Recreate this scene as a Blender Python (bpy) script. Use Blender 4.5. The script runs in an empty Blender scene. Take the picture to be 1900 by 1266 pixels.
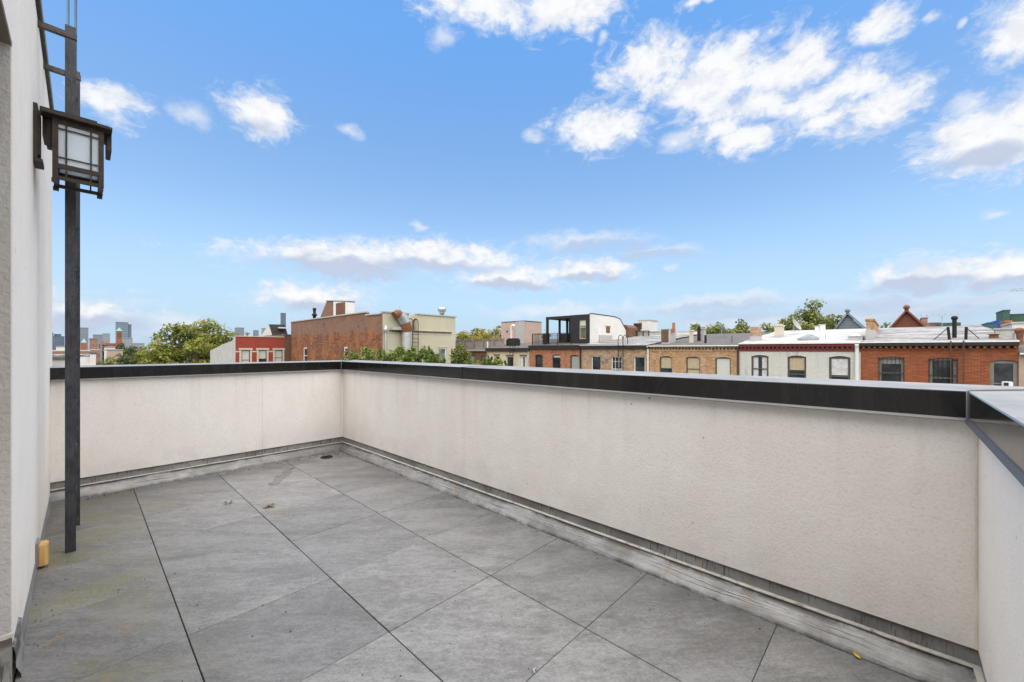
import bpy, bmesh, math, random
import numpy as np
from mathutils import Vector, Matrix, noise as mnoise

random.seed(7)
scene = bpy.context.scene
COL = scene.collection
R = math.radians

# ------------------------------------------------------------------ survey of the place
FPX, YAW, HOR, CAMZ = 755.5, 0.8124, 648.0, 1.235
CY, SY = math.cos(YAW), math.sin(YAW)

def ray(px, py):
    a = (px - 950) / FPX
    return (SY + CY * a, CY - SY * a, (HOR - py) / FPX)
def onX(px, py, X):
    d = ray(px, py); k = X / d[0]
    return Vector((X, d[1] * k, d[2] * k + CAMZ))
def onY(px, py, Y):
    d = ray(px, py); k = Y / d[1]
    return Vector((d[0] * k, Y, d[2] * k + CAMZ))
def atD(px, py, D):
    d = ray(px, py)
    return Vector((d[0] * D, d[1] * D, d[2] * D + CAMZ))
def onFloor(px, py):
    d = ray(px, py); k = -CAMZ / d[2]
    return Vector((d[0] * k, d[1] * k, 0))

# ------------------------------------------------------------------ node helpers
class NT:
    def __init__(s, tree): s.t = tree
    def n(s, typ, **kw):
        nd = s.t.nodes.new(typ)
        for k, v in kw.items():
            if k.startswith('i_'):
                key = k[2:]
                nd.inputs[int(key) if key.isdigit() else key].default_value = v
            else: setattr(nd, k, v)
        return nd
    def l(s, a, b): s.t.links.new(a, b)
    def _in(s, sock, v):
        if hasattr(v, 'is_linked') or isinstance(v, bpy.types.NodeSocket): s.l(v, sock)
        else: sock.default_value = v
    def m(s, op, a, b=0.0, c=0.0, clamp=False):
        nd = s.t.nodes.new('ShaderNodeMath'); nd.operation = op; nd.use_clamp = clamp
        s._in(nd.inputs[0], a); s._in(nd.inputs[1], b); s._in(nd.inputs[2], c)
        return nd.outputs[0]
    def vm(s, op, a, b=None):
        nd = s.t.nodes.new('ShaderNodeVectorMath'); nd.operation = op
        s._in(nd.inputs[0], a)
        if b is not None: s._in(nd.inputs[1], b)
        return nd
    def mix(s, f, a, b, blend='MIX'):
        nd = s.t.nodes.new('ShaderNodeMix'); nd.data_type = 'RGBA'; nd.blend_type = blend
        nd.clamp_factor = True
        s._in(nd.inputs[0], f); s._in(nd.inputs[6], a); s._in(nd.inputs[7], b)
        return nd.outputs[2]
    def ss(s, v, lo, hi, a=0.0, b=1.0):
        nd = s.t.nodes.new('ShaderNodeMapRange'); nd.interpolation_type = 'SMOOTHSTEP'
        s._in(nd.inputs[0], v); nd.inputs[1].default_value = lo; nd.inputs[2].default_value = hi
        nd.inputs[3].default_value = a; nd.inputs[4].default_value = b
        return nd.outputs[0]
    def noise(s, vec, scale, detail=4, rough=.55, dist=0.0):
        nd = s.t.nodes.new('ShaderNodeTexNoise')
        s.l(vec, nd.inputs['Vector']); nd.inputs['Scale'].default_value = scale
        nd.inputs['Detail'].default_value = detail; nd.inputs['Roughness'].default_value = rough
        nd.inputs['Distortion'].default_value = dist
        return nd.outputs[0]
    def scale(s, vec, v):
        return s.vm('MULTIPLY', vec, v).outputs[0]

def C4(c): return (c[0], c[1], c[2], 1.0)

def newmat(name):
    m = bpy.data.materials.new(name); m.use_nodes = True
    nt = NT(m.node_tree); b = m.node_tree.nodes['Principled BSDF']
    tc = nt.n('ShaderNodeTexCoord')
    return m, nt, b, tc.outputs['Object']

def plain(name, col, rough=.7, metal=0.0, var=.18, vs=3.0, bump=0.0, bs=60, spec=.4, dirt=None, streak=False):
    """a slightly uneven painted / mineral / metal surface"""
    m, nt, b, v = newmat(name)
    n1 = nt.noise(v, vs, 5, .6)
    vv = nt.scale(v, (6, 6, .7)) if streak else v
    n2 = nt.noise(vv, vs * 3.1, 4, .6)
    f = nt.m('ADD', nt.m('MULTIPLY', n1, .6), nt.m('MULTIPLY', n2, .4))
    f = nt.ss(f, .3, .7)
    lo = tuple(c * (1 - var) for c in col); hi = tuple(min(1, c * (1 + var)) for c in col)
    c = nt.mix(f, C4(lo), C4(hi))
    if dirt:
        dn = nt.ss(nt.noise(vv, vs * 1.7, 6, .7), .52, .72)
        c = nt.mix(nt.m('MULTIPLY', dn, dirt[3] if len(dirt) > 3 else .7), c, C4(dirt))
    nt.l(c, b.inputs['Base Color'])
    b.inputs['Metallic'].default_value = metal
    b.inputs['Specular IOR Level'].default_value = spec
    r = nt.m('ADD', nt.m('MULTIPLY', n2, .25), rough - .12)
    nt.l(r, b.inputs['Roughness'])
    if bump:
        bp = nt.n('ShaderNodeBump'); bp.inputs['Strength'].default_value = bump
        bp.inputs['Distance'].default_value = .01
        nt.l(nt.noise(v, bs, 3, .6), bp.inputs['Height']); nt.l(bp.outputs[0], b.inputs['Normal'])
    return m

def brick(name, cols, mortar, var=.5, patch=None, bw=.21, bh=.07, mort=.012, painted=False, speck=None, band=None):
    m, nt, b, v = newmat(name)
    sp = nt.n('ShaderNodeSeparateXYZ'); nt.l(v, sp.inputs[0])
    cb = nt.n('ShaderNodeCombineXYZ')
    nt.l(nt.m('ADD', sp.outputs[0], sp.outputs[1]), cb.inputs[0]); nt.l(sp.outputs[2], cb.inputs[1])
    bt = nt.n('ShaderNodeTexBrick'); nt.l(cb.outputs[0], bt.inputs['Vector'])
    bt.inputs['Scale'].default_value = 1.0
    bt.inputs['Brick Width'].default_value = bw; bt.inputs['Row Height'].default_value = bh
    bt.inputs['Mortar Size'].default_value = mort; bt.inputs['Mortar Smooth'].default_value = .3
    bt.inputs['Bias'].default_value = 0
    bt.inputs['Color1'].default_value = C4(cols[0]); bt.inputs['Color2'].default_value = C4(cols[1])
    bt.inputs['Mortar'].default_value = C4(mortar)
    # brick-sized random tone
    wn = nt.n('ShaderNodeTexWhiteNoise'); wn.noise_dimensions = '2D'
    q = nt.vm('FLOOR', nt.vm('DIVIDE', cb.outputs[0], (bw, bh, 1)).outputs[0])
    nt.l(q.outputs[0], wn.inputs['Vector'])
    c = nt.mix(nt.m('MULTIPLY', wn.outputs['Value'], var), bt.outputs['Color'], C4(cols[2]))
    big = nt.ss(nt.noise(v, .55, 5, .65), .38, .66)
    c = nt.mix(nt.m('MULTIPLY', big, .45), c, C4(cols[3]))
    if patch:
        pn = nt.ss(nt.noise(v, patch[1], 4, .6), .5, .62)
        c = nt.mix(nt.m('MULTIPLY', pn, .6), c, C4(patch[0]))
    if speck:
        sn = nt.ss(nt.noise(v, 5.0, 3, .6), .63, .68)
        c = nt.mix(nt.m('MULTIPLY', sn, .6), c, C4(speck))
    if band:
        zz = nt.m('ADD', sp.outputs[2], nt.m('MULTIPLY', nt.m('SUBTRACT', nt.noise(v, .9, 5, .65), .5), 2.2))
        c = nt.mix(nt.m('MULTIPLY', nt.ss(zz, band[1], band[2]), .7), c, C4(band[0]))
        dn = nt.ss(nt.noise(v, 1.6, 6, .72), .55, .66)
        c = nt.mix(nt.m('MULTIPLY', dn, .6), c, (.075, .035, .026, 1))
    # rain dirt under the eaves
    st = nt.ss(nt.noise(nt.scale(v, (3, 3, .4)), 1.2, 4, .6), .5, .8)
    c = nt.mix(nt.m('MULTIPLY', st, .35), c, (.06, .05, .045, 1))
    nt.l(c, b.inputs['Base Color']); b.inputs['Roughness'].default_value = .88
    b.inputs['Specular IOR Level'].default_value = .2
    bp = nt.n('ShaderNodeBump'); bp.inputs['Strength'].default_value = .6; bp.inputs['Distance'].default_value = .012
    nt.l(nt.m('SUBTRACT', 1.0, bt.outputs['Fac']), bp.inputs['Height']); nt.l(bp.outputs[0], b.inputs['Normal'])
    return m

M = {}
def stucco(name, col, warm, bump=.6, bs=90.0, joints=(), runs=.22):
    m, nt, b, v = newmat(name)
    n1 = nt.ss(nt.noise(v, 1.3, 5, .6), .35, .7)
    c = nt.mix(n1, C4(col), C4(warm))
    # vertical run marks below the coping
    st = nt.noise(nt.scale(v, (9, 9, .35)), 1.0, 4, .55)
    sp = nt.n('ShaderNodeSeparateXYZ'); nt.l(v, sp.inputs[0])
    up = nt.ss(sp.outputs[2], .45, 1.02)
    run = nt.m('MULTIPLY', nt.ss(st, .52, .72), nt.m('MULTIPLY', up, runs))
    c = nt.mix(run, c, (.42, .34, .25, 1))
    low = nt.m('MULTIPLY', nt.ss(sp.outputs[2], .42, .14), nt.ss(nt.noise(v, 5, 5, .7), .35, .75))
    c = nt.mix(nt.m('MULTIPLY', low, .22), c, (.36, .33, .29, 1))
    fine = nt.noise(v, bs, 3, .65)
    c = nt.mix(nt.m('MULTIPLY', nt.ss(fine, .5, .3), .20), c, (.45, .41, .37, 1))
    for ax, q in joints:
        ln = nt.ss(nt.m('ABSOLUTE', nt.m('SUBTRACT', nt.m('ADD', sp.outputs[ax], nt.m('MULTIPLY', nt.noise(v, 8, 3, .6), .004)), q + .002)), .0035, .0012)
        c = nt.mix(nt.m('MULTIPLY', ln, .30), c, (.40, .33, .25, 1))
        sm = nt.m('MULTIPLY', nt.ss(nt.m('ABSOLUTE', nt.m('SUBTRACT', sp.outputs[ax], q - .02)), .09, .0), nt.ss(nt.noise(nt.scale(v, (2, 2, .6)), 2, 4, .6), .3, .7))
        c = nt.mix(nt.m('MULTIPLY', sm, .22), c, (.50, .40, .29, 1))
    hz = nt.ss(nt.m('ABSOLUTE', nt.m('SUBTRACT', sp.outputs[2], nt.m('ADD', .62, nt.m('MULTIPLY', nt.noise(v, 1.1, 3, .5), .25)))), .22, .0)
    pt = nt.m('MULTIPLY', nt.ss(nt.noise(v, .8, 5, .6), .48, .62), hz)
    c = nt.mix(nt.m('MULTIPLY', pt, .10), c, (.55, .45, .36, 1))
    spk = nt.ss(nt.noise(v, 17, 2, .5), .755, .77)
    c = nt.mix(nt.m('MULTIPLY', spk, .7), c, (.2, .18, .16, 1))
    nt.l(c, b.inputs['Base Color']); b.inputs['Roughness'].default_value = .9
    b.inputs['Specular IOR Level'].default_value = .15
    bp = nt.n('ShaderNodeBump'); bp.inputs['Strength'].default_value = bump; bp.inputs['Distance'].default_value = .006
    nt.l(nt.noise(v, bs, 3, .62, .3), bp.inputs['Height'])
    bp2 = nt.n('ShaderNodeBump'); bp2.inputs['Strength'].default_value = .25; bp2.inputs['Distance'].default_value = .03
    nt.l(nt.noise(v, 4.0, 3, .5), bp2.inputs['Height']); nt.l(bp.outputs[0], bp2.inputs['Normal'])
    nt.l(bp2.outputs[0], b.inputs['Normal'])
    return m
M['stucco_cream'] = stucco('cream_stucco', (.88, .835, .785), (.86, .81, .752), .36,
    joints=((0, onY(487, 700, 5.007).x), (1, onX(861, 700, 2.225).y), (0, 2.2), (1, 4.98)))
M['stucco_white'] = stucco('white_stucco', (.88, .835, .77), (.85, .80, .73), .3, 110, runs=.10)
M['stucco_rough'] = stucco('rough_grey_stucco', (.52, .50, .48), (.42, .40, .38), 1.4, 60)

def floor_mat():
    m, nt, b, v = newmat('grey_stone_paver')
    at = nt.n('ShaderNodeAttribute'); at.attribute_name = 'tone'
    sc = nt.n('ShaderNodeAttribute'); sc.attribute_name = 'shift'
    vv = nt.vm('ADD', v, sc.outputs['Vector']).outputs[0]
    rot = nt.n('ShaderNodeVectorRotate'); rot.rotation_type = 'Z_AXIS'; rot.inputs['Angle'].default_value = .75
    nt.l(vv, rot.inputs['Vector'])
    vs = nt.scale(rot.outputs[0], (1, 3.0, 1))
    n1 = nt.noise(vs, 2.0, 7, .66, .5)
    n2 = nt.noise(vs, 16.0, 5, .7, .2)
    n3 = nt.noise(nt.scale(rot.outputs[0], (1, 1.7, 1)), 75.0, 4, .75, .4)
    f = nt.m('ADD', nt.m('ADD', nt.m('MULTIPLY', n1, .34), nt.m('MULTIPLY', n2, .28)), nt.m('MULTIPLY', n3, .38))
    c = nt.mix(nt.ss(f, .38, .62), (.139, .137, .135, 1), (.290, .289, .287, 1))
    c = nt.mix(nt.m('MULTIPLY', nt.ss(n2, .6, .75), .35), c, (.37, .36, .35, 1))
    c = nt.mix(.5, c, nt.mix(at.outputs['Fac'], (.70, .70, .70, 1), (1.18, 1.17, 1.16, 1)), 'MULTIPLY') if False else \
        nt.mix(1.0, c, nt.mix(at.outputs['Fac'], (.86, .86, .86, 1), (1.08, 1.075, 1.07, 1)), 'MULTIPLY')
    sp = nt.n('ShaderNodeSeparateXYZ'); nt.l(v, sp.inputs[0])
    # moss film by the door wall, rust tints
    near = nt.ss(sp.outputs[0], .55, -.1)
    g = nt.m('MULTIPLY', near, nt.ss(nt.noise(nt.scale(rot.outputs[0], (1, 2.2, 1)), 2.3, 4, .6), .42, .68))
    c = nt.mix(nt.m('MULTIPLY', g, .55), c, (.19, .185, .075, 1))
    near2 = nt.ss(sp.outputs[0], 1.1, .2)
    ru = nt.m('MULTIPLY', near2, nt.ss(nt.noise(v, 3.7, 5, .6, .4), .63, .72))
    c = nt.mix(nt.m('MULTIPLY', ru, .35), c, (.33, .22, .12, 1))
    left_shade = nt.m('MULTIPLY', nt.ss(sp.outputs[0], .9, -.15), .75)  # shade on the bulkhead side, painted into the paver colour
    c = nt.mix(left_shade, c, nt.mix(1.0, c, (.62, .60, .55, 1), 'MULTIPLY'))
    # water marks: damp strip by membrane, two dried puddles; painted shade widens the strip
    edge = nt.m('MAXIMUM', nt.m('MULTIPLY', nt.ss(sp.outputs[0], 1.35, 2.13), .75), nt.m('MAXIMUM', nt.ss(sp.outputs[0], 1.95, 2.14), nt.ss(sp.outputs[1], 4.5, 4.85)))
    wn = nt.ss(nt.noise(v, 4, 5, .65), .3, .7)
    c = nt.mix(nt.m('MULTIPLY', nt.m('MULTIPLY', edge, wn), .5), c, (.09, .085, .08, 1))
    def blob(cx, cy, ang, ra, rb, amt, c0):
        mp = nt.n('ShaderNodeMapping'); mp.vector_type = 'TEXTURE'
        nz = nt.n('ShaderNodeTexNoise'); nt.l(v, nz.inputs['Vector']); nz.inputs['Scale'].default_value = 7
        nz.inputs['Detail'].default_value = 4
        w = nt.vm('ADD', v, nt.vm('SCALE', nt.vm('SUBTRACT', nz.outputs[1], (.5, .5, .5)).outputs[0]).outputs[0])
        w.inputs[1].links[0].from_node.inputs['Scale'].default_value = .12
        nt.l(w.outputs[0], mp.inputs['Vector'])
        mp.inputs['Location'].default_value = (cx, cy, 0); mp.inputs['Rotation'].default_value = (0, 0, ang)
        mp.inputs['Scale'].default_value = (ra, rb, 10)
        ln = nt.vm('LENGTH', mp.outputs[0]).outputs['Value']
        ring = nt.m('ADD', nt.m('MULTIPLY', nt.ss(ln, 1.04, .84), .65), nt.m('MULTIPLY', nt.m('MULTIPLY', nt.ss(ln, .7, .95), nt.ss(ln, 1.05, .97)), .6))
        return nt.mix(nt.m('MULTIPLY', ring, amt), c0, (.115, .108, .10, 1))
    p1 = onFloor(524, 884); c = blob(p1.x, p1.y, .95, .30, .05, .75, c)
    p2 = onFloor(676, 1108); c = blob(p2.x, p2.y, .2, .17, .20, .26, c)
    def tint(px, py, ra, rb, ang, col, amt, c0):
        p = onFloor(px, py); mp = nt.n('ShaderNodeMapping'); mp.vector_type = 'TEXTURE'; nt.l(v, mp.inputs['Vector'])
        mp.inputs['Location'].default_value = (p.x, p.y, 0); mp.inputs['Rotation'].default_value = (0, 0, ang); mp.inputs['Scale'].default_value = (ra, rb, 10)
        ln = nt.vm('LENGTH', mp.outputs[0]).outputs['Value']
        k = nt.m('MULTIPLY', nt.m('MULTIPLY', nt.ss(nt.m('ADD', ln, nt.m('MULTIPLY', nt.m('SUBTRACT', n2, .5), 3.0)), 1.15, .1), nt.ss(n3, .38, .6)), amt)
        return nt.mix(k, c0, col)
    c = tint(190, 1095, .30, .10, .5, (.20, .19, .07, 1), .55, c)
    c = tint(100, 1120, .22, .12, .5, (.19, .18, .07, 1), .5, c)
    c = tint(292, 938, .18, .10, .2, (.23, .20, .09, 1), .55, c)
    c = tint(155, 1000, .3, .12, .4, (.19, .17, .07, 1), .5, c)
    c = tint(95, 1190, .08, .018, .5, (.36, .21, .10, 1), .4, c)
    c = tint(240, 1165, .10, .04, .7, (.30, .21, .13, 1), .3, c)
    c = tint(510, 950, .25, .12, .6, (.28, .21, .15, 1), .3, c)
    nt.l(c, b.inputs['Base Color'])
    nt.l(nt.m('ADD', nt.m('MULTIPLY', n2, .3), .42), b.inputs['Roughness'])
    b.inputs['Specular IOR Level'].default_value = .35
    bp = nt.n('ShaderNodeBump'); bp.inputs['Strength'].default_value = .35; bp.inputs['Distance'].default_value = .003
    nt.l(f, bp.inputs['Height']); nt.l(bp.outputs[0], b.inputs['Normal'])
    return m
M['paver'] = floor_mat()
M['joint'] = plain('dark_joint', (.018, .017, .015), .95)

def coping_mat():
    m, nt, b, v = newmat('black_coping_metal')
    g = nt.n('ShaderNodeNewGeometry'); sp = nt.n('ShaderNodeSeparateXYZ'); nt.l(g.outputs['True Normal'], sp.inputs[0])
    top = nt.ss(nt.m('ABSOLUTE', sp.outputs[2]), .8, .95)
    d = nt.ss(nt.noise(nt.scale(v, (1, 1, 1)), 6, 6, .65), .25, .75)
    top_grey = nt.mix(d, (.20, .197, .19, 1), (.33, .325, .315, 1))  # paler grey for the upward faces
    sm = nt.noise(nt.scale(v, (5, 5, .6)), 3, 4, .6)
    front = nt.mix(nt.ss(sm, .45, .8), (.010, .009, .008, 1), (.024, .021, .018, 1))
    nt.l(nt.mix(top, front, top_grey), b.inputs['Base Color'])
    b.inputs['Specular IOR Level'].default_value = .4
    nt.l(nt.m('ADD', nt.m('MULTIPLY', d, .08), nt.mix(top, (.10,.10,.10,1), (.42,.42,.42,1))), b.inputs['Roughness'])
    bp = nt.n('ShaderNodeBump'); bp.inputs['Strength'].default_value = .12; bp.inputs['Distance'].default_value = .02
    bp.inputs['Strength'].default_value = .2
    nt.l(nt.noise(v, 2.2, 2, .5), bp.inputs['Height']); nt.l(bp.outputs[0], b.inputs['Normal'])
    return m
M['coping'] = coping_mat()
M['hem'] = plain('grey_hem_metal', (.20, .195, .19), .45, .3, .12)

def flash_mat():
    m, nt, b, v = newmat('stained_flashing_metal')
    n1 = nt.ss(nt.noise(v, 3.0, 5, .65), .35, .65)
    c = nt.mix(n1, (.17, .165, .155, 1), (.30, .295, .28, 1))
    # drips: irregular dark lines running down
    st = nt.noise(nt.scale(v, (95, 95, 9)), 1.0, 4, .6)
    ar = nt.ss(nt.noise(v, 2.6, 4, .65), .45, .54)
    c = nt.mix(nt.m('MULTIPLY', nt.m('MULTIPLY', nt.ss(st, .53, .64), ar), .85), c, (.045, .038, .03, 1))
    sp = nt.n('ShaderNodeSeparateXYZ'); nt.l(v, sp.inputs[0])
    top = nt.m('MULTIPLY', nt.ss(nt.m('ADD', sp.outputs[2], nt.m('MULTIPLY', nt.noise(v, 9, 4, .7), .06)), .150, .178), .85)
    c = nt.mix(top, c, (.075, .06, .045, 1))
    nt.l(c, b.inputs['Base Color']); b.inputs['Roughness'].default_value = .6; b.inputs['Metallic'].default_value = .15
    return m
M['flashing'] = flash_mat()

def membrane_mat():
    m, nt, b, v = newmat('silver_coated_membrane')
    n1 = nt.ss(nt.noise(v, 4, 6, .65, .4), .3, .7)
    c = nt.mix(n1, (.20, .197, .19, 1), (.385, .38, .37, 1))
    ru = nt.ss(nt.noise(nt.scale(v, (9, 9, 1.0)), 1.0, 4, .5), .58, .68)
    c = nt.mix(nt.m('MULTIPLY', ru, .45), c, (.28, .20, .13, 1))
    cr = nt.noise(nt.scale(v, (3, 3, 42)), 1.0, 4, .6, .8)
    sp = nt.n('ShaderNodeSeparateXYZ'); nt.l(v, sp.inputs[0])
    hi = nt.m('MULTIPLY', nt.ss(sp.outputs[2], .045, .06), nt.ss(nt.noise(v, 2.3, 3, .6), .42, .56))
    dk = nt.m('MULTIPLY', nt.m('MAXIMUM', nt.ss(nt.m('ABSOLUTE', nt.m('SUBTRACT', cr, .5)), .022, .006), nt.m('MULTIPLY', nt.ss(cr, .40, .30), .5)), hi)
    c = nt.mix(nt.m('MULTIPLY', dk, .50), c, (.07, .066, .06, 1))
    gap = nt.m('MULTIPLY', nt.ss(sp.outputs[2], .058, .074), nt.ss(nt.noise(v, 4.5, 5, .7), .36, .52))  # shadow under the lip, painted patchily into the membrane colour
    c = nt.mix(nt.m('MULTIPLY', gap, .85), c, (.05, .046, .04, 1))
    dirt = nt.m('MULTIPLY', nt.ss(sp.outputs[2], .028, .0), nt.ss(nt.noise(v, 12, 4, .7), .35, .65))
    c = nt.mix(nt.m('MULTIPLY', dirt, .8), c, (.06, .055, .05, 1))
    # browner and darker towards the far corner
    crn = nt.m('MULTIPLY', nt.ss(sp.outputs[0], 1.0, 2.1), nt.ss(sp.outputs[1], 4.1, 4.9))
    c = nt.mix(nt.m('MULTIPLY', crn, .45), c, (.12, .105, .09, 1))
    nt.l(c, b.inputs['Base Color']); b.inputs['Roughness'].default_value = .5; b.inputs['Metallic'].default_value = .2
    bp = nt.n('ShaderNodeBump'); bp.inputs['Strength'].default_value = .45; bp.inputs['Distance'].default_value = .012
    nt.l(nt.m('ADD', cr, nt.noise(v, 14, 4, .6)), bp.inputs['Height']); nt.l(bp.outputs[0], b.inputs['Normal'])
    return m
M['membrane'] = membrane_mat()
M['lap_edge'] = plain('silver_lap_edge', (.50, .49, .475), .55, .1, .25, 14, dirt=(.12, .11, .10, .8))
M['lip'] = plain('pale_caulk_lip', (.52, .49, .44), .6, 0, .2, 12, dirt=(.14, .12, .09, .9))
M['hem_dark'] = plain('dark_hem_metal', (.075, .075, .075), .5, .2, .15)
M['caulk'] = plain('yellowed_caulk', (.70, .63, .52), .8)
M['steel'] = plain('dark_weathered_steel', (.052, .053, .06), .5, .45, .45, 9, .2, 90, dirt=(.16, .13, .10, .55), streak=True)
M['steel_rusty'] = plain('peeling_steel', (.10, .085, .075), .65, .2, .5, 14, .5, 120, dirt=(.25, .21, .17, .7))
M['thin_rod'] = plain('blue_grey_rod', (.10, .15, .20), .4, .5)
M['bronze'] = plain('oil_rubbed_bronze', (.034, .024, .017), .5, .25, .4, 20, .15, 150, dirt=(.10, .075, .045, .6))
M['soffit'] = plain('dark_brown_soffit', (.15, .125, .105), .9)  # one even dark brown over the whole soffit
M['bulk_coping'] = plain('weathered_brown_metal', (.20, .18, .155), .6, .2, .3, 8, streak=True, dirt=(.08, .06, .05, .8))
def frosted():
    m, nt, b, v = newmat('frosted_white_glass')
    out = [n for n in m.node_tree.nodes if n.type == 'OUTPUT_MATERIAL'][0]
    tr = nt.n('ShaderNodeBsdfTranslucent'); tr.inputs[0].default_value = (.92, .97, 1.0, 1)
    b.inputs['Base Color'].default_value = (.86, .93, .99, 1); b.inputs['Roughness'].default_value = .25
    mx = nt.n('ShaderNodeMixShader'); mx.inputs[0].default_value = .5
    nt.l(b.outputs[0], mx.inputs[1]); nt.l(tr.outputs[0], mx.inputs[2]); nt.l(mx.outputs[0], out.inputs[0])
    sp = nt.n('ShaderNodeSeparateXYZ'); nt.l(v, sp.inputs[0])
    return m
M['frosted'] = frosted()
def wood_mat():
    m, nt, b, v = newmat('varnished_pine')
    w = nt.n('ShaderNodeTexWave'); w.bands_direction = 'Y'; w.inputs['Scale'].default_value = 14; w.inputs['Distortion'].default_value = 3
    w.inputs['Detail'].default_value = 3
    nt.l(nt.scale(v, (1, 1, .18)), w.inputs['Vector'])
    c = nt.mix(w.outputs[1], (.66, .42, .17, 1), (.50, .28, .09, 1))
    nt.l(c, b.inputs['Base Color']); b.inputs['Roughness'].default_value = .45
    return m
M['pine'] = wood_mat()
M['gasket'] = plain('grey_plastic', (.22, .22, .22), .6)
M['dry_leaf'] = plain('dry_brown_leaf', (.22, .15, .08), .8, var=.4, vs=40)
M['yellow_leaf'] = plain('yellow_leaf', (.62, .46, .03), .6, var=.2, vs=40)
M['twig'] = plain('pale_twig', (.42, .42, .36), .8)
M['speck'] = plain('dark_grit', (.05, .042, .035), .9)

# city
M['brick_red'] = brick('orange_red_brick', [(.25, .058, .022), (.33, .095, .035), (.17, .036, .018), (.27, .072, .032)], (.32, .17, .10), .4)
M['brick_tan'] = brick('tan_brick', [(.46, .27, .13), (.56, .37, .21), (.34, .16, .075), (.48, .28, .14)], (.52, .43, .32), .9, speck=(.62, .5, .36))
M['brick_tan_old'] = brick('weathered_tan_brick', [(.44, .28, .16), (.54, .39, .25), (.28, .16, .09), (.40, .25, .15)], (.50, .42, .33), .9, speck=(.68, .6, .48))
M['brick_white'] = brick('white_painted_brick', [(.60, .59, .53), (.66, .65, .59), (.48, .47, .42), (.60, .58, .52)], (.44, .43, .39), .3)
M['brick_orange'] = brick('orange_brick', [(.36, .13, .06), (.46, .20, .11), (.28, .09, .05), (.38, .15, .08)], (.45, .30, .20), .8, speck=(.5, .38, .25))
M['brick_cream'] = brick('cream_painted_brick', [(.66, .57, .40), (.70, .61, .44), (.46, .37, .24), (.62, .52, .36)], (.55, .47, .33), .35)
M['brick_brown'] = brick('brown_red_brick', [(.17, .075, .045), (.22, .10, .06), (.10, .045, .03), (.18, .085, .055)], (.24, .17, .12), .6)
M['brick_old'] = brick('patched_old_brick', [(.21, .062, .03), (.30, .115, .055), (.085, .036, .024), (.34, .135, .05)], (.30, .20, .14), .8, patch=((.38, .16, .055), .42), speck=(.62, .52, .40), bw=.40, bh=.15, mort=.02, band=((.235, .15, .11), 2.75, 3.15))
M['brick_grey'] = brick('concrete_block', [(.40, .39, .37), (.46, .45, .43), (.34, .33, .31), (.42, .41, .39)], (.56, .55, .52), .4, bw=.6, bh=.3, mort=.03)
M['paint_beige'] = plain('beige_painted_wall', (.52, .485, .355), .85, 0, .07, .7, streak=True, dirt=(.42, .38, .28, .4))
M['paint_red'] = plain('red_painted_wall', (.30, .052, .032), .8, 0, .12, 1.2, dirt=(.22, .05, .035, .5))
M['wall_white'] = plain('white_wall', (.72, .70, .66), .85, 0, .08, 1, streak=True, dirt=(.46, .43, .39, .5))
M['wall_grey'] = plain('grey_render', (.46, .45, .42), .9, 0, .14, 1, streak=True, dirt=(.28, .26, .23, .6))
M['wall_pink'] = plain('pink_beige_render', (.47, .345, .285), .9, 0, .08, 1, streak=True)
M['wall_brown'] = plain('brown_render', (.40, .30, .22), .9, 0, .12, 1)
M['black_clad'] = plain('charcoal_cladding', (.020, .019, .020), .6, 0, .25, 4)
M['trim_dark'] = plain('black_brown_trim', (.022, .018, .016), .6, 0, .3, 4)
M['trim_red'] = plain('oxblood_trim', (.17, .035, .028), .7, 0, .15, 5)
M['trim_white'] = plain('white_trim', (.78, .77, .74), .6, 0, .06, 5)
M['trim_stone'] = plain('stone_trim', (.56, .50, .40), .85, 0, .12, 5)
M['trim_brown'] = plain('brown_trim', (.12, .075, .055), .75, 0, .2, 5)
M['frame_dark'] = plain('dark_olive_frame', (.085, .078, .062), .55, 0, .15, 5)
M['frame_grey'] = plain('grey_frame', (.20, .19, .165), .6, 0, .15, 5)
M['frame_black'] = plain('black_frame', (.03, .026, .022), .55, 0, .15, 5)
M['iron'] = plain('black_iron', (.018, .016, .015), .6, .3, .3, 8)
M['iron_brown'] = plain('rusty_iron', (.095, .06, .04), .75, .2, .4, 10)
def silver_roof():
    m, nt, b, v = newmat('mottled_silver_roof')
    n1 = nt.noise(nt.scale(v, (1.0, .22, 1)), 1.6, 7, .68, .5)
    n2 = nt.noise(v, 3.5, 6, .65)
    c = nt.mix(nt.ss(n2, .35, .7), (.27, .265, .255, 1), (.50, .495, .485, 1))
    c = nt.mix(nt.m('MULTIPLY', nt.ss(n1, .45, .56), .85), c, (.17, .155, .135, 1))
    c = nt.mix(nt.m('MULTIPLY', nt.ss(nt.noise(nt.scale(v, (1.6, .12, 1)), 1.1, 4, .6), .52, .58), .8), c, (.08, .07, .06, 1))
    sp = nt.n('ShaderNodeSeparateXYZ'); nt.l(v, sp.inputs[0])
    fr = nt.m('FRACT', nt.m('MULTIPLY', sp.outputs[0], 1.05))
    c = nt.mix(nt.m('MULTIPLY', nt.ss(nt.m('ABSOLUTE', nt.m('SUBTRACT', fr, .5)), .03, .01), .35), c, (.15, .14, .13, 1))
    nt.l(c, b.inputs['Base Color']); b.inputs['Roughness'].default_value = .6
    return m
M['roof_silver'] = silver_roof()
M['roof_white'] = plain('white_roof_coating', (.43, .427, .42), .7, 0, .08, 1.0, .2, 8, dirt=(.28, .27, .255, .6))
M['roof_dark'] = plain('dark_roof_felt', (.115, .105, .10), .9, 0, .25, 1.5)
M['roof_slate'] = plain('charcoal_shingles', (.055, .048, .042), .9, 0, .3, 3)
M['galv'] = plain('galvanised_metal', (.50, .50, .50), .42, .55, .14, 3, streak=True)
M['rust'] = plain('rusted_sheet', (.20, .085, .045), .8, .1, .45, 6)
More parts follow.
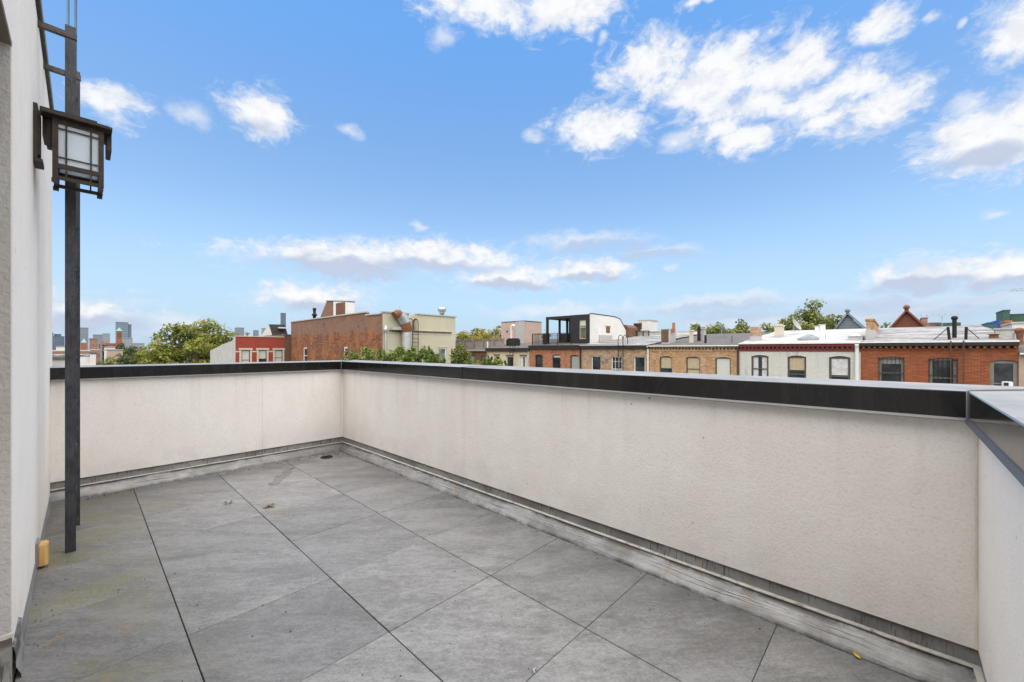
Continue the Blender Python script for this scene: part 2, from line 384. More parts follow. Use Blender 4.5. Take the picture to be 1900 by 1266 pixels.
M['clay'] = plain('terracotta_pot', (.42, .15, .065), .8)
M['blind'] = plain('pale_blind', (.55, .55, .51), .8, 0, .08, 8)
M['blind_grey'] = plain('grey_blind', (.30, .31, .29), .8, 0, .15, 8)
M['blind_tan'] = plain('tan_blind', (.46, .36, .24), .8, 0, .15, 8)
M['curtain'] = plain('white_curtain', (.56, .55, .55), .85, 0, .25, 6, streak=True)
M['dish'] = plain('pale_dish', (.36, .36, .35), .5, 0, .08, 8)
M['wood_fence'] = plain('weathered_fence_boards', (.27, .235, .205), .9, 0, .3, 2, streak=True)
M['plastic_black'] = plain('black_plastic', (.02, .02, .021), .5, 0, .2, 8)
def glass(name, col, rough=.06):
    m, nt, b, v = newmat(name)
    n = nt.ss(nt.noise(v, 1.7, 3, .5), .35, .7)
    nt.l(nt.mix(n, C4(col), C4(tuple(c * 2.6 + .01 for c in col))), b.inputs['Base Color'])
    b.inputs['Roughness'].default_value = rough; b.inputs['Specular IOR Level'].default_value = .5
    return m
M['pane'] = glass('dark_window_glass', (.016, .018, .020))
M['pane_green'] = glass('green_grey_glass', (.10, .125, .12))
M['pane_amber'] = glass('amber_glass', (.11, .085, .05))  # amber tint of the glass itself, no emission
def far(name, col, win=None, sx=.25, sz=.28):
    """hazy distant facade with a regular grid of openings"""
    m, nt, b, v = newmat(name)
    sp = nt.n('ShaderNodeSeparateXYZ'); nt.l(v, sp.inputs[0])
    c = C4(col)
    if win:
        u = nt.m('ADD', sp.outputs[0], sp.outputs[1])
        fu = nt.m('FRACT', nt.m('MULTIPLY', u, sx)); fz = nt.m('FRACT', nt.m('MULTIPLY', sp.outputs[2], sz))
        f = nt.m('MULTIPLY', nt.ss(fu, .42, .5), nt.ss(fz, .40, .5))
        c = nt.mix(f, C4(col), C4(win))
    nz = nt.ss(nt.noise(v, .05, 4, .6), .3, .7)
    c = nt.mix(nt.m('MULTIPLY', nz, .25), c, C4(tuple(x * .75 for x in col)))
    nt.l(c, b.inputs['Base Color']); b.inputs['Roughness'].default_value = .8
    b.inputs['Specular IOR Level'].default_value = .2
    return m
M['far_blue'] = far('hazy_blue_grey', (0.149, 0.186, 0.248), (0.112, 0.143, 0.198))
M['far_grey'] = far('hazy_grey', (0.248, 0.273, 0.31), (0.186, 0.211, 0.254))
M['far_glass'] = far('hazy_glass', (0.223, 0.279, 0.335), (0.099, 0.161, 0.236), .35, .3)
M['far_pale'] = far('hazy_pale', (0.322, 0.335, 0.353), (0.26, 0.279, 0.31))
M['far_brown'] = far('hazy_brown', (.34, .20, .15), (.2, .14, .12), .5, .4)
M['far_red'] = far('hazy_red_brick', (.34, .13, .085))
M['copper'] = plain('green_copper', (.22, .42, .36), .7)
M['green_clad'] = plain('dark_green_cladding', (.055, .115, .085), .7)
M['blue_clad'] = plain('blue_hoarding', (.035, .10, .27), .6)
M['orange_clad'] = plain('orange_sheet', (.48, .17, .05), .7)
M['gable_blue'] = plain('blue_grey_boards', (.20, .235, .26), .75, 0, .12, 3)
M['gable_red'] = plain('brown_red_boards', (.20, .072, .045), .75, 0, .15, 3)
M['bark'] = plain('grey_brown_bark', (.11, .085, .065), .95, 0, .3, 6)

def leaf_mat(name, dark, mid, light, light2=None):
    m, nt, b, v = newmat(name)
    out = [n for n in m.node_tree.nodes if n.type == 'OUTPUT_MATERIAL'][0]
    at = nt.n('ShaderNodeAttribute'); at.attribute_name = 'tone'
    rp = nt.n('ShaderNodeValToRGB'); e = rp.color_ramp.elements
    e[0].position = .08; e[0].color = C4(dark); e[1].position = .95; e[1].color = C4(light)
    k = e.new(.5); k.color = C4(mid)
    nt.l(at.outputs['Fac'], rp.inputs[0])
    nt.l(rp.outputs[0], b.inputs['Base Color']); b.inputs['Roughness'].default_value = .6
    b.inputs['Specular IOR Level'].default_value = .25
    tr = nt.n('ShaderNodeBsdfTranslucent'); nt.l(rp.outputs[0], tr.inputs[0])
    mx = nt.n('ShaderNodeMixShader'); mx.inputs[0].default_value = .4
    nt.l(b.outputs[0], mx.inputs[1]); nt.l(tr.outputs[0], mx.inputs[2]); nt.l(mx.outputs[0], out.inputs[0])
    return m
M['leaf_olive'] = leaf_mat('olive_leaves', (.055, .078, .018), (.215, .235, .045), (.45, .42, .09))
M['leaf_yellow'] = leaf_mat('yellowing_leaves', (.11, .12, .02), (.30, .26, .04), (.52, .42, .07))
M['leaf_green'] = leaf_mat('green_leaves', (.06, .09, .025), (.18, .215, .055), (.40, .39, .11))
M['leaf_dark'] = leaf_mat('dark_leaves', (.03, .052, .02), (.08, .11, .035), (.17, .19, .06))
M['leaf_fresh'] = leaf_mat('fresh_broad_leaves', (.06, .10, .025), (.19, .26, .06), (.44, .46, .15))

# ------------------------------------------------------------------ mesh helpers
class MB:
    def __init__(s): s.v = []; s.f = []; s.mi = []; s.sm = []
    def add(s, vs, fs, mi=0, smooth=False):
        o = len(s.v); s.v += [tuple(x) for x in vs]
        for f in fs: s.f.append(tuple(i + o for i in f)); s.mi.append(mi); s.sm.append(smooth)
    def box(s, x0, x1, y0, y1, z0, z1, mi=0):
        s.add([(x0,y0,z0),(x1,y0,z0),(x1,y1,z0),(x0,y1,z0),(x0,y0,z1),(x1,y0,z1),(x1,y1,z1),(x0,y1,z1)],
              [(0,3,2,1),(4,5,6,7),(0,1,5,4),(1,2,6,5),(2,3,7,6),(3,0,4,7)], mi)
    def mbox(s, mp, a0, a1, z0, z1, d0, d1, mi=0):
        p = [mp(a, z, d) for d in (d0, d1) for a, z in ((a0,z0),(a1,z0),(a1,z1),(a0,z1))]
        s.add(p, [(0,1,2,3),(7,6,5,4),(0,4,5,1),(1,5,6,2),(2,6,7,3),(3,7,4,0)], mi)
    def quad(s, a, b, c, d, mi=0): s.add([a,b,c,d], [(0,1,2,3)], mi)
    def prism(s, pts, axis_vec, mi=0):
        """closed polygon pts extruded by axis_vec"""
        n = len(pts); a = Vector(axis_vec)
        vs = [Vector(p) for p in pts] + [Vector(p) + a for p in pts]
        fs = [tuple(range(n)), tuple(range(2*n-1, n-1, -1))] + [(i, (i+1) % n, n+(i+1) % n, n+i) for i in range(n)]
        s.add(vs, fs, mi)
    def tube(s, pts, r, seg=8, mi=0, caps=True):
        pts = [Vector(p) for p in pts]; rs = r if isinstance(r, (list, tuple)) else [r] * len(pts)
        rings = []
        prev = None
        for i, p in enumerate(pts):
            t = (pts[min(i+1, len(pts)-1)] - pts[max(i-1, 0)]).normalized()
            u = prev if prev is not None else (Vector((0,0,1)) if abs(t.z) < .9 else Vector((1,0,0)))
            w = t.cross(u).normalized(); u = w.cross(t).normalized(); prev = u
            rings.append([p + (u*math.cos(2*math.pi*k/seg) + w*math.sin(2*math.pi*k/seg)) * rs[i] for k in range(seg)])
        vs = [v for rg in rings for v in rg]; fs = []
        for i in range(len(pts)-1):
            for k in range(seg):
                fs.append((i*seg+k, i*seg+(k+1) % seg, (i+1)*seg+(k+1) % seg, (i+1)*seg+k))
        s.add(vs, fs, mi, True)
        if caps:
            s.add(rings[0], [tuple(range(seg-1, -1, -1))], mi); s.add(rings[-1], [tuple(range(seg))], mi)
    def lathe(s, c, prof, seg=14, mi=0):
        c = Vector(c); n = len(prof); vs = []
        for r, z in prof:
            for k in range(seg):
                a = 2*math.pi*k/seg; vs.append(c + Vector((r*math.cos(a), r*math.sin(a), z)))
        fs = [(i*seg+k, i*seg+(k+1) % seg, (i+1)*seg+(k+1) % seg, (i+1)*seg+k) for i in range(n-1) for k in range(seg)]
        fs.append(tuple(range((n-1)*seg, n*seg)))
        s.add(vs, fs, mi, True)
    def build(s, name, mats, parent=None, bevel=0.0):
        me = bpy.data.meshes.new(name); me.from_pydata(s.v, [], s.f)
        if not isinstance(mats, (list, tuple)): mats = [mats]
        for m in mats: me.materials.append(M[m] if isinstance(m, str) else m)
        me.polygons.foreach_set('material_index', s.mi); me.polygons.foreach_set('use_smooth', s.sm)
        bm = bmesh.new(); bm.from_mesh(me); bmesh.ops.recalc_face_normals(bm, faces=bm.faces)
        if bevel:
            es = [e for e in bm.edges if len(e.link_faces) == 2 and e.calc_face_angle(0) > .5]
            bmesh.ops.bevel(bm, geom=es, offset=bevel, segments=2, affect='EDGES')
        bm.to_mesh(me); bm.free(); me.update()
        o = bpy.data.objects.new(name, me); COL.objects.link(o)
        if parent is not None: attach(o, parent)
        return o

def world_loc(o):
    l = Vector(o.location)
    return l
def attach(o, parent):
    o.parent = parent
    p = parent; off = Vector((0,0,0))
    while p is not None:
        if p.type == 'EMPTY': off = Vector(p.location)
        p = p.parent
    # vertices are written in world metres; only the root Empty is offset
    if parent.type == 'EMPTY': o.matrix_parent_inverse = Matrix.Translation(-off)
def tag(o, label=None, cat=None, group=None, kind=None):
    if label: o['label'] = label
    if cat: o['category'] = cat
    if group: o['group'] = group
    if kind: o['kind'] = kind
    return o
def thing(name, label, cat, loc, group=None):
    e = bpy.data.objects.new(name, None); COL.objects.link(e); e.location = loc; e.empty_display_size = .3
    return tag(e, label, cat, group)
def copy_tree(o, parent=None):
    c = o.copy(); COL.objects.link(c)
    if parent is not None: c.parent = parent
    for ch in o.children: copy_tree(ch, c)
    return c

# ------------------------------------------------------------------ terrace
XR, XL, YB, YF, HC = 2.225, -.18, 5.007, -.211, 1.083
OV = .028
TS, TX, TY = .61, .312, 1.003
GZ = -9.5

def grounds():
    mb = MB(); mb.quad((-3000,-3000,GZ),(6000,-3000,GZ),(6000,6000,GZ),(-3000,6000,GZ))
    m, nt, b, v = newmat('city_ground')
    n = nt.ss(nt.noise(v, .03, 6, .65), .4, .6)
    c = nt.mix(n, (.055, .075, .035, 1), (.12, .115, .105, 1))
    nt.l(c, b.inputs['Base Color']); b.inputs['Roughness'].default_value = .95
    o = mb.build('ground', m); tag(o, kind='structure')
grounds()

def floor():
    mb = MB(); tone = []; shift = []
    x0b, x1b, y0b, y1b = -.172, 2.16, -.20, 4.93
    rng = random.Random(3)
    gx, gy = .0022, .0012
    b = .0015
    for i in range(-2, 5):
        for j in range(-3, 9):
            x0 = max(TX + (i-1)*TS + gx, x0b); x1 = min(TX + i*TS - gx, x1b)
            y0 = max(TY + (j-1)*TS + gy, y0b); y1 = min(TY + j*TS - gy, y1b)
            if x1 - x0 < .01 or y1 - y0 < .01: continue
            z = rng.uniform(-.0008, .0008); n0 = len(mb.f)
            tl = [rng.uniform(-.0006, .0006) for _ in range(4)]
            vs = [(x0,y0,-.02),(x1,y0,-.02),(x1,y1,-.02),(x0,y1,-.02),
                  (x0,y0,z-b),(x1,y0,z-b),(x1,y1,z-b),(x0,y1,z-b),
                  (x0+b,y0+b,z+tl[0]),(x1-b,y0+b,z+tl[1]),(x1-b,y1-b,z+tl[2]),(x0+b,y1-b,z+tl[3])]
            fs = [(8,9,10,11)]
            for k in range(4):
                k2 = (k+1) % 4; fs += [(k,k2,4+k2,4+k),(4+k,4+k2,8+k2,8+k)]
            mb.add(vs, fs)
            t = rng.random(); sv = (rng.uniform(-9,9), rng.uniform(-9,9), rng.uniform(-3,3))
            tone += [t]*(len(mb.f)-n0); shift += [sv]*(len(mb.f)-n0)
    n0 = len(mb.f)
    mb.quad((-.178,-.2,-.012),(2.2,-.2,-.012),(2.2,4.98,-.012),(-.178,4.98,-.012), 1)
    tone += [.5]; shift += [(0,0,0)]
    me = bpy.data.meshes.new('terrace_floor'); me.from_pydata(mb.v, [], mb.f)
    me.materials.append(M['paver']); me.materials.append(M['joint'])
    me.polygons.foreach_set('material_index', mb.mi)
    a = me.attributes.new('tone', 'FLOAT', 'FACE'); a.data.foreach_set('value', tone)
    a = me.attributes.new('shift', 'FLOAT_VECTOR', 'FACE'); a.data.foreach_set('vector', [c for s_ in shift for c in s_])
    o = bpy.data.objects.new('terrace_floor', me); COL.objects.link(o); tag(o, kind='structure')
floor()

def wobble(p, amp, sc):
    return mnoise.noise(Vector(p) * sc) * amp

def strip(prof, P, t0, t1, n, amp=0, mi=0, mb=None, close=False, seed=0):
    """extrude a profile [(o, z)] along a wall. P(o, t, z) -> world, t0/t1 functions of o (mitres)"""
    mb = mb or MB(); vs = []; m = len(prof)
    for i in range(n+1):
        for o, z in prof:
            t = t0(o) + (t1(o) - t0(o)) * i / n
            p = Vector(P(o, t, z))
            if amp:
                w1 = mnoise.noise(Vector((t*3.1 + seed, z*14, o*9))) + .6*mnoise.noise(Vector((t*9 + seed, z*34, 3.3)))
                ka = 1 if z > .03 or z < -.001 else .35 + 20*max(z,0)
                oo = o + amp * w1 * ka; zz = z + amp*.7*mnoise.noise(Vector((t*4 + seed + 7, z*20, 8)))
                if z <= .004: zz = z; 
                p = Vector(P(oo, t, zz))
            vs.append(p)
    k = m if close else m-1
    fs = [(i*m+j, i*m+(j+1) % m, (i+1)*m+(j+1) % m, (i+1)*m+j) for i in range(n) for j in range(k)]
    if close: fs += [tuple(range(m-1,-1,-1)), tuple(range(n*m, n*m+m))]
    mb.add(vs, fs, mi, amp > 0)
    return mb

def parapet(label, P, t0, t1, wallmat, seed, seams=()):
    """P(o,t,z): o metres inwards from the stucco face, t along the wall"""
    th = .30
    mid = (t0(0) + t1(0)) / 2
    root = thing('parapet_wall', label, 'parapet wall', P(-th/2, mid, 0), 'parapet walls round the terrace')
    w = strip([(0,.147),(0,HC-.02),(-th,HC-.02),(-th,-.4),(-.03,-.4),(-.03,.147)], P, t0, t1, 1, close=True)
    w.build('stucco_wall', wallmat, root)
    f = strip([(-.010,.1485),(-.006,.082),(-.028,.082),(-.028,.1485)], P, t0, t1, 60, close=True)
    f.build('flashing_strip', 'flashing', root)
    l = strip([(-.009,.088),(.009,.090),(.0145,.086),(.012,.080),(-.009,.077)], P, lambda o: t0(o), lambda o: t1(o), 260, amp=.0022, seed=seed)
    l.build('flashing_lip', 'lip', root)
    mprof = [(-.006,.077),(.015,.074),(.024,.069),(.027,.063),(.035,.058),(.040,.052),(.048,.046),(.054,.038),(.062,.030),(.070,.021),(.078,.012),(.084,.0035),(.084,-.006)]
    s_ = strip(mprof, P, lambda o: t0(o), lambda o: t1(o), 420, amp=.0055, seed=seed)
    mu = s_.build('membrane_upturn', 'membrane', root)
    # loose lap edges: thin ridges wandering along the upturn
    def on_face(zz):
        pr_ = sorted((q[1], q[0]) for q in mprof)
        for (za, oa), (zb, ob) in zip(pr_, pr_[1:]):
            if za <= zz <= zb: return oa + (ob-oa)*(zz-za)/max(zb-za, 1e-6)
        return .03
    rg = random.Random(int(seed)*7+1)
    for lane, zc, am in ((0, .052, .010), (1, .062, .006), (2, .040, .012)):
        a, b_ = t0(.04), t1(.04); lo, hi = min(a, b_), max(a, b_); t = lo + rg.uniform(.1, .5)
        mb = MB()
        while t < hi - .15:
            L = rg.uniform(.25, 1.1); e = min(t+L, hi-.05); n = max(8, int((e-t)/.018)); pts = []
            for i in range(n+1):
                tt = t + (e-t)*i/n
                zz = zc + am*mnoise.noise(Vector((tt*2.3+seed*3, lane*9.1, .3))) + .0035*mnoise.noise(Vector((tt*19+seed, lane*5.7, 4.4)))
                zz = min(.071, max(.012, zz)); pts.append(Vector(P(on_face(zz)+.0022, tt, zz)))
            rr = [.0026*max(.12, math.sin(math.pi*i/n))*(1+.5*mnoise.noise(Vector((i*.4, lane, seed)))) for i in range(n+1)]
            mb.tube(pts, rr, 6, caps=False)
            t = e + rg.uniform(.05, .6 if lane else .25)
        mb.build('lap_edge', 'lap_edge', mu)
    z = HC
    cp = strip([(OV,z-.098),(OV,z-.003),(OV-.003,z),(-th-OV,z+.004),(-th-OV,z-.09),(-th-OV+.004,z-.09),(-th-OV+.004,z-.006),(OV-.004,z-.006),(OV-.004,z-.098)], P, t0, t1, 24, close=True)
    c = cp.build('coping', 'coping', root)
    h = strip([(OV,z-.0975),(OV+.011,z-.1065),(OV+.010,z-.109),(OV-.003,z-.101)], P, t0, t1, 24, close=True)
    h.build('drip_hem', 'hem_dark' if wallmat == 'stucco_white' else 'hem', c)
    for tt in seams:
        sm = strip([(OV+.0025,z-.099),(OV+.0025,z+.0015),(OV-.002,z+.003),(-th-OV-.002,z+.006),(-th-OV-.002,z-.085),(-th-OV,z-.085),(-th-OV,z+.001),(OV-.001,z-.001),(OV-.001,z-.099)],
                   P, lambda o, q=tt: q, lambda o, q=tt: q + .022, 1, close=True)
        sm.build('seam_strip', 'coping', c)
    return root
pr = parapet('cream stucco parapet on the right of the terrace, facing the row of houses, under black coping',
    lambda o, t, z: (XR - o, t, z), lambda o: YF + o, lambda o: YB - o, 'stucco_cream', 1.0,
    seams=(onX(858, 690, XR-OV).y,))
pb = parapet('short far parapet of cream stucco behind the steel ladder, under black coping',
    lambda o, t, z: (t, YB - o, z), lambda o: XL + .0005, lambda o: XR - o, 'stucco_cream', 20.0)
pt = parapet('white stucco parapet at the right edge of the view with glossy coping',
    lambda o, t, z: (t, YF + o, z), lambda o: -.17, lambda o: XR - o, 'stucco_white', 40.0)
def corner_bits():
    # metal cover at the two mitred corners, caulk bead down the near corner
    for root, x, y, sy in ((pr, XR-OV, YF+OV, 1), (pr, XR-OV, YB-OV, -1)):
        cop = [c for c in root.children if c.name.startswith('coping')][0]
        mb = MB(); z = HC
        mb.tube([(x-.001, y+.001*sy, z-.104), (x-.001, y+.001*sy, z+.001), (x+.006, y-.006*sy, z+.004), (x+.36, y-.36*sy, z+.008)], .0035, 6)
        mb.build('corner_seam', 'hem', cop)
    mb = MB(); mb.tube([(XR-.003, YF+.003, .15), (XR-.003, YF+.003, .97)], .0055, 6)
    mb.build('caulk_bead', 'caulk', pr)
corner_bits()

def our_house():
    root = thing('terrace_house', 'cream stucco house under the terrace, just below the parapets', 'house', (.5, 0, GZ))
    mb = MB()
    mb.box(-6, XR+.29, -8, YB+.29, GZ, -.41)
    mb.box(-6, XR-.05, -8, YB-.05, -.405, -.03)
    mb.build('wall', 'stucco_cream', root)
our_house()

def bulkhead():
    Ye, Yj, zt = 5.365, 2.41, 3.185
    zs = CAMZ + 1.143
    root = thing('stair_bulkhead', 'tall white stucco stair bulkhead at the left edge, carrying lantern and ladder', 'bulkhead', (-1.2, 3, 0))
    mb = MB()
    th = .09
    # white face with the door recess cut in it
    mb.box(-.30, XL, Yj, Ye, .045, zt)                       # wall by the ladder
    mb.box(-.30, XL, -2.5, Yj, zs, zt)                      # over the recess
    mb.box(-3.4, -.30, Yj+.004, Ye, -.02, zt)               # body
    mb.box(-3.4, -.90, -2.5, Yj, -.02, zt)
    mb.box(-3.4, XL, -3.0, -2.504, -.02, zt)
    mb.build('wall', 'stucco_white', root)
    jb = MB(); jb.box(-.88, XL-.004, Yj-.012, Yj-.001, .17, zs-.002)
    jb.build('recess_jamb', 'stucco_rough', root)
    so = MB(); so.box(-.9, XL-.002, -2.5, Yj-.002, zs-.012, zs-.001)
    so.build('recess_soffit', 'soffit', root)
    c = MB()
    c.box(-3.5, XL+.018, -3.05, Ye+.03, zt+.012, zt+.075)
    c.box(-3.45, XL+.004, -3.02, Ye+.015, zt-.012, zt+.012, 1)
    c.build('coping', ['bulk_coping', 'trim_dark'], root)
    bs = strip([(-.004,.135),(.006,.125),(.006,.10),(.010,.05),(.016,.02),(.018,-.004)], lambda o, t, z: (XL+o, t, z), lambda o: Yj-.02, lambda o: 2.62, 60, amp=.008, seed=77)
    bs.build('membrane_upturn', 'membrane', root)
    bs = strip([(.001,.052),(.003,.047),(.004,.02),(.010,-.006)], lambda o, t, z: (XL+o, t, z), lambda o: 2.6, lambda o: YB-.02, 120, amp=.002, seed=17)
    bs.build('wall_base', 'gasket', root)
    b2 = MB(); b2.box(-.88, XL+.001, Yj-.022, Yj-.013, -.005, .172)
    b2.box(-.88, XL+.004, Yj-.026, Yj-.013, .165, .18, 1)
    b2.build('recess_base', ['flashing', 'lip'], root)
bulkhead()

def ladder():
    root = thing('roof_ladder', 'dark steel ladder standing on the pavers against the white bulkhead', 'ladder', (-.048, 3.92, 0))
    for y, x0, x1 in ((3.655, -.072, -.026), (4.175, -.052, -.010)):
        mb = MB()
        zt = 3.2 if y < 4 else 3.18
        mb.box(x0, x1, y-.006, y+.006, .0, zt)
        mb.box(x1-.006, x1, y+.006, y+.022, .0, zt)
        mb.build('stringer', 'steel', root, bevel=.0012)
    for k in range(10):
        mb = MB(); z = .28 + k*.30
        mb.tube([(-.049, 3.662, z), (-.034, 4.17, z)], .011, 8); mb.build('rung', 'steel', root)
    for y in (3.66, 4.18):
        mb = MB(); z = 3.14
        mb.box(XL-.05, -.022 if y < 4 else -.006, y-.018, y+.008, z-.017, z+.017)
        mb.build('wall_bracket', 'steel_rusty', root, bevel=.002)
    pts = []
    for k in range(9):
        a = math.pi * k / 8
        pts.append((-.050 - .018*math.cos(a), 4.19, 4.55 + .2*math.sin(a)))
    mb = MB(); mb.tube([(-.068, 4.19, 2.9)] + pts + [(-.032, 4.19, 2.9)], .007, 8)
    mb.build('handrail', 'thin_rod', root)
ladder()

def lantern():
    root = thing('wall_lantern', 'bronze wall lantern with frosted panes on the white bulkhead', 'lantern', (XL, 3.40, 2.4))
    z = lambda r: r + CAMZ
    mb = MB()
    mb.box(XL-.002, XL+.016, 3.335, 3.465, z(1.02), z(1.315))
    mb.box(XL+.016, XL+.024, 3.35, 3.45, z(1.045), z(1.285))
    mb.box(XL+.0, XL+.034, 3.335, 3.465, z(1.0), z(1.022))
    mb.build('backplate', 'bronze', root, bevel=.002)
    mb = MB()
    mb.box(XL+.02, XL+.20, 3.385, 3.425, z(1.285), z(1.325))
    mb.box(XL+.046, XL+.066, 3.375, 3.435, z(1.11), z(1.29))
    mb.build('arm', 'bronze', root, bevel=.002)
    bx0, bx1, by0, by1 = -.112, .086, 3.325, 3.52
    zb, zt = z(.930), z(1.262)
    mb = MB()
    mb.box(-.150, .120, 3.285, 3.56, zt, zt+.014)
    mb.box(-.138, .108, 3.30, 3.545, zt+.014, zt+.022)
    mb.box(-.085, .06, 3.36, 3.485, zt+.022, zt+.055)
    mb.box(-.150, -.128, 3.40, 3.445, zt-.085, zt)
    mb.box(.098, .120, 3.38, 3.56, zt-.09, zt)
    mb.box(-.150, -.12, 3.39, 3.56, zt-.09, zt-.0005)
    mb.build('lantern_roof', 'bronze', root, bevel=.0015)
    mb = MB(); p = .022
    for x in (bx0, bx1-p):
        for y in (by0, by1-p):
            mb.box(x, x+p, y, y+p, zb, zt)
            mb.box(x-.003, x+p-.002, y-.003, y+p+.003, zb-.018, zb+.0)
    zr = zb + .062
    for y in (by0+.003, by1-p+.003):
        mb.box(bx0+p, bx1-p, y, y+p-.006, zt-.028, zt-.001)
        mb.box(bx0+p, bx1-p, y, y+p-.006, zr, zr+.024)
        mb.box(bx0+p, bx1-p, y, y+p-.006, zb, zb+.018)
    for x in (bx0+.003, bx1-p+.003):
        mb.box(x, x+p-.006, by0+p, by1-p, zt-.028, zt-.001)
        mb.box(x, x+p-.006, by0+p, by1-p, zr, zr+.024)
        mb.box(x, x+p-.006, by0+p, by1-p, zb, zb+.018)
    b = .007
    for y in (by0+.002, by1-.002-b):
        for x in (bx0+.048, bx1-.048-b): mb.box(x, x+b, y, y+b, zb+.018, zt-.028)
        for zz in (zt-.058, zr+.055): mb.box(bx0+p, bx1-p, y+.001, y+b-.001, zz, zz+b)
    for x in (bx0+.002, bx1-.002-b):
        for y in (by0+.048, by1-.048-b): mb.box(x, x+b, y, y+b, zb+.018, zt-.028)
        for zz in (zt-.058, zr+.055): mb.box(x+.001, x+b-.001, by0+p, by1-p, zz, zz+b)
    mb.build('lantern_cage', 'bronze', root)
    for k, (x0, x1, y0, y1) in enumerate(((bx0+p, bx1-p, by0+.012, by0+.015), (bx0+p, bx1-p, by1-.015, by1-.012),
                           (bx0+.012, bx0+.015, by0+p, by1-p), (bx1-.015, bx1-.012, by0+p, by1-p))):
        mb = MB(); mb.box(x0, x1, y0, y1, zr+.02, zt-.02); mb.build('pane', 'frosted', root)
lantern()

def wood_block():
    root = thing('wooden_block', 'small varnished pine block on a grey plate at the foot of the white wall', 'wooden block', (XL, 3.54, 0))
    mb = MB(); mb.box(XL-.001, XL+.010, 3.485, 3.60, .012, .150); mb.build('mounting_plate', 'gasket', root, bevel=.003)
    mb = MB(); pr_ = [(XL+.010,3.492),(XL+.036,3.492),(XL+.046,3.502),(XL+.049,3.518),(XL+.046,3.535),(XL+.049,3.552),(XL+.045,3.572),(XL+.036,3.580),(XL+.010,3.580)]
    mb.prism([(x, y, .012) for x, y in pr_], (0,0,.120)); mb.build('block', 'pine', root, bevel=.004)
wood_block()

def debris():
    p = onFloor(606, 849)
    mb = MB(); mb.lathe((p.x, p.y, .001), [(.066,0),(.064,.006),(.050,.008),(.046,.002),(.0,.002)], 20)
    mb.add([(p.x-.045+.018*k, p.y-.04, .006) for k in range(1)], [], 0)
    for k in range(5):
        mb.box(p.x-.04+.018*k, p.x-.034+.018*k, p.y-.04, p.y+.04, .003, .007)
    o = mb.build('floor_drain', 'iron'); tag(o, 'small black round floor drain in the far corner of the pavers', 'floor drain')
    def leafy(px, py, mat, name, label, cat, L, W, ang, n=1, seed=0, curl=.008, group=None):
        rng = random.Random(seed); c = onFloor(px, py); mb = MB()
        for q in range(n):
            a = ang + rng.uniform(-1.2, 1.2)*(q > 0); cx = c.x + rng.uniform(-.03,.03)*(q > 0); cy = c.y + rng.uniform(-.03,.03)*(q > 0)
            l = L*rng.uniform(.6,1) if q else L; K = 7; vs = []
            for i in range(K):
                u = i/(K-1); w = W*math.sin(math.pi*min(.98, max(.02, u)))**.8*.5
                for s_, kz in ((-1, 1), (0, 0), (1, 1)):
                    lx = (u-.5)*l; ly = s_*w
                    zz = .003 + curl*kz*(.4+u) + curl*abs(u-.5)*1.2
                    vs.append((cx + lx*math.cos(a) - ly*math.sin(a), cy + lx*math.sin(a) + ly*math.cos(a), zz + q*.003))
            mb.add(vs, [(3*i+j, 3*i+j+1, 3*i+j+4, 3*i+j+3) for i in range(K-1) for j in range(2)], 0, True)
        o = mb.build(name, mat); tag(o, label, cat, group)
    leafy(500, 941, 'dry_leaf', 'dry_leaf', 'crumpled dry brown leaf on the middle pavers, by a pale joint', 'leaf', .052, .03, .4, 3, 4, .008)
    leafy(428, 934, 'dry_leaf', 'dry_leaf', 'smaller curled tan leaf on the pavers nearer the ladder', 'leaf', .042, .022, 1.0, 2, 9, .008)
    leafy(1589, 1220, 'yellow_leaf', 'yellow_leaf', 'bright yellow leaf lying against the membrane at lower right', 'leaf', .034, .016, .9, 1, 2, .006)
    p = onFloor(990, 1246); mb = MB()
    mb.tube([(p.x-.008,p.y-.012,.004),(p.x,p.y,.006),(p.x+.014,p.y+.002,.004)], [.003,.004,.002], 6)
    o = mb.build('twig', 'twig'); tag(o, 'tiny pale twig on the paver joint at lower centre', 'twig')
    # grit scattered over the pavers
    rng = random.Random(12); mb = MB()
    spots = []
    for k in range(150):
        spots.append((rng.uniform(-.15, 2.05), rng.uniform(.6, 4.85)**1.0, rng.uniform(.0015,.0045)))
    for k in range(90): spots.append((-.165 + abs(rng.gauss(0,.06)), rng.uniform(2.4, 4.9), rng.uniform(.001,.0038)))
    for k in range(80): spots.append((rng.uniform(-.1,2.1), 4.88 - abs(rng.gauss(0,.05)), rng.uniform(.002,.008)))
    for k in range(70): spots.append((2.12 - abs(rng.gauss(0,.03)), rng.uniform(.3,4.8), rng.uniform(.0015,.005)))
    for k in range(60): spots.append((2.02 + rng.gauss(0,.07), 4.75 + rng.gauss(0,.07), rng.uniform(.002,.008)))
    for k in range(40): spots.append((onFloor(500,941).x + rng.gauss(0,.12), onFloor(500,941).y + rng.gauss(0,.15), rng.uniform(.001,.004)))
    for x, y, r in spots:
        if x > 2.14 or y > 4.92: continue
        a = rng.uniform(0, 6.28); l = rng.uniform(.9, 1.5)
        vs = []
        for q in range(5):
            t = a + q*1.2566; rr = r*rng.uniform(.6,1.1)
            vs.append((x + rr*math.cos(t)*l, y + rr*math.sin(t), .0015))
        vs.append((x, y, .0015 + r*.8))
        mb.add(vs, [(q, (q+1) % 5, 5) for q in range(5)])
    o = mb.build('grit', 'speck'); tag(o, 'dark grit and crumbs scattered over the grey pavers', 'grit', kind='stuff')
debris()

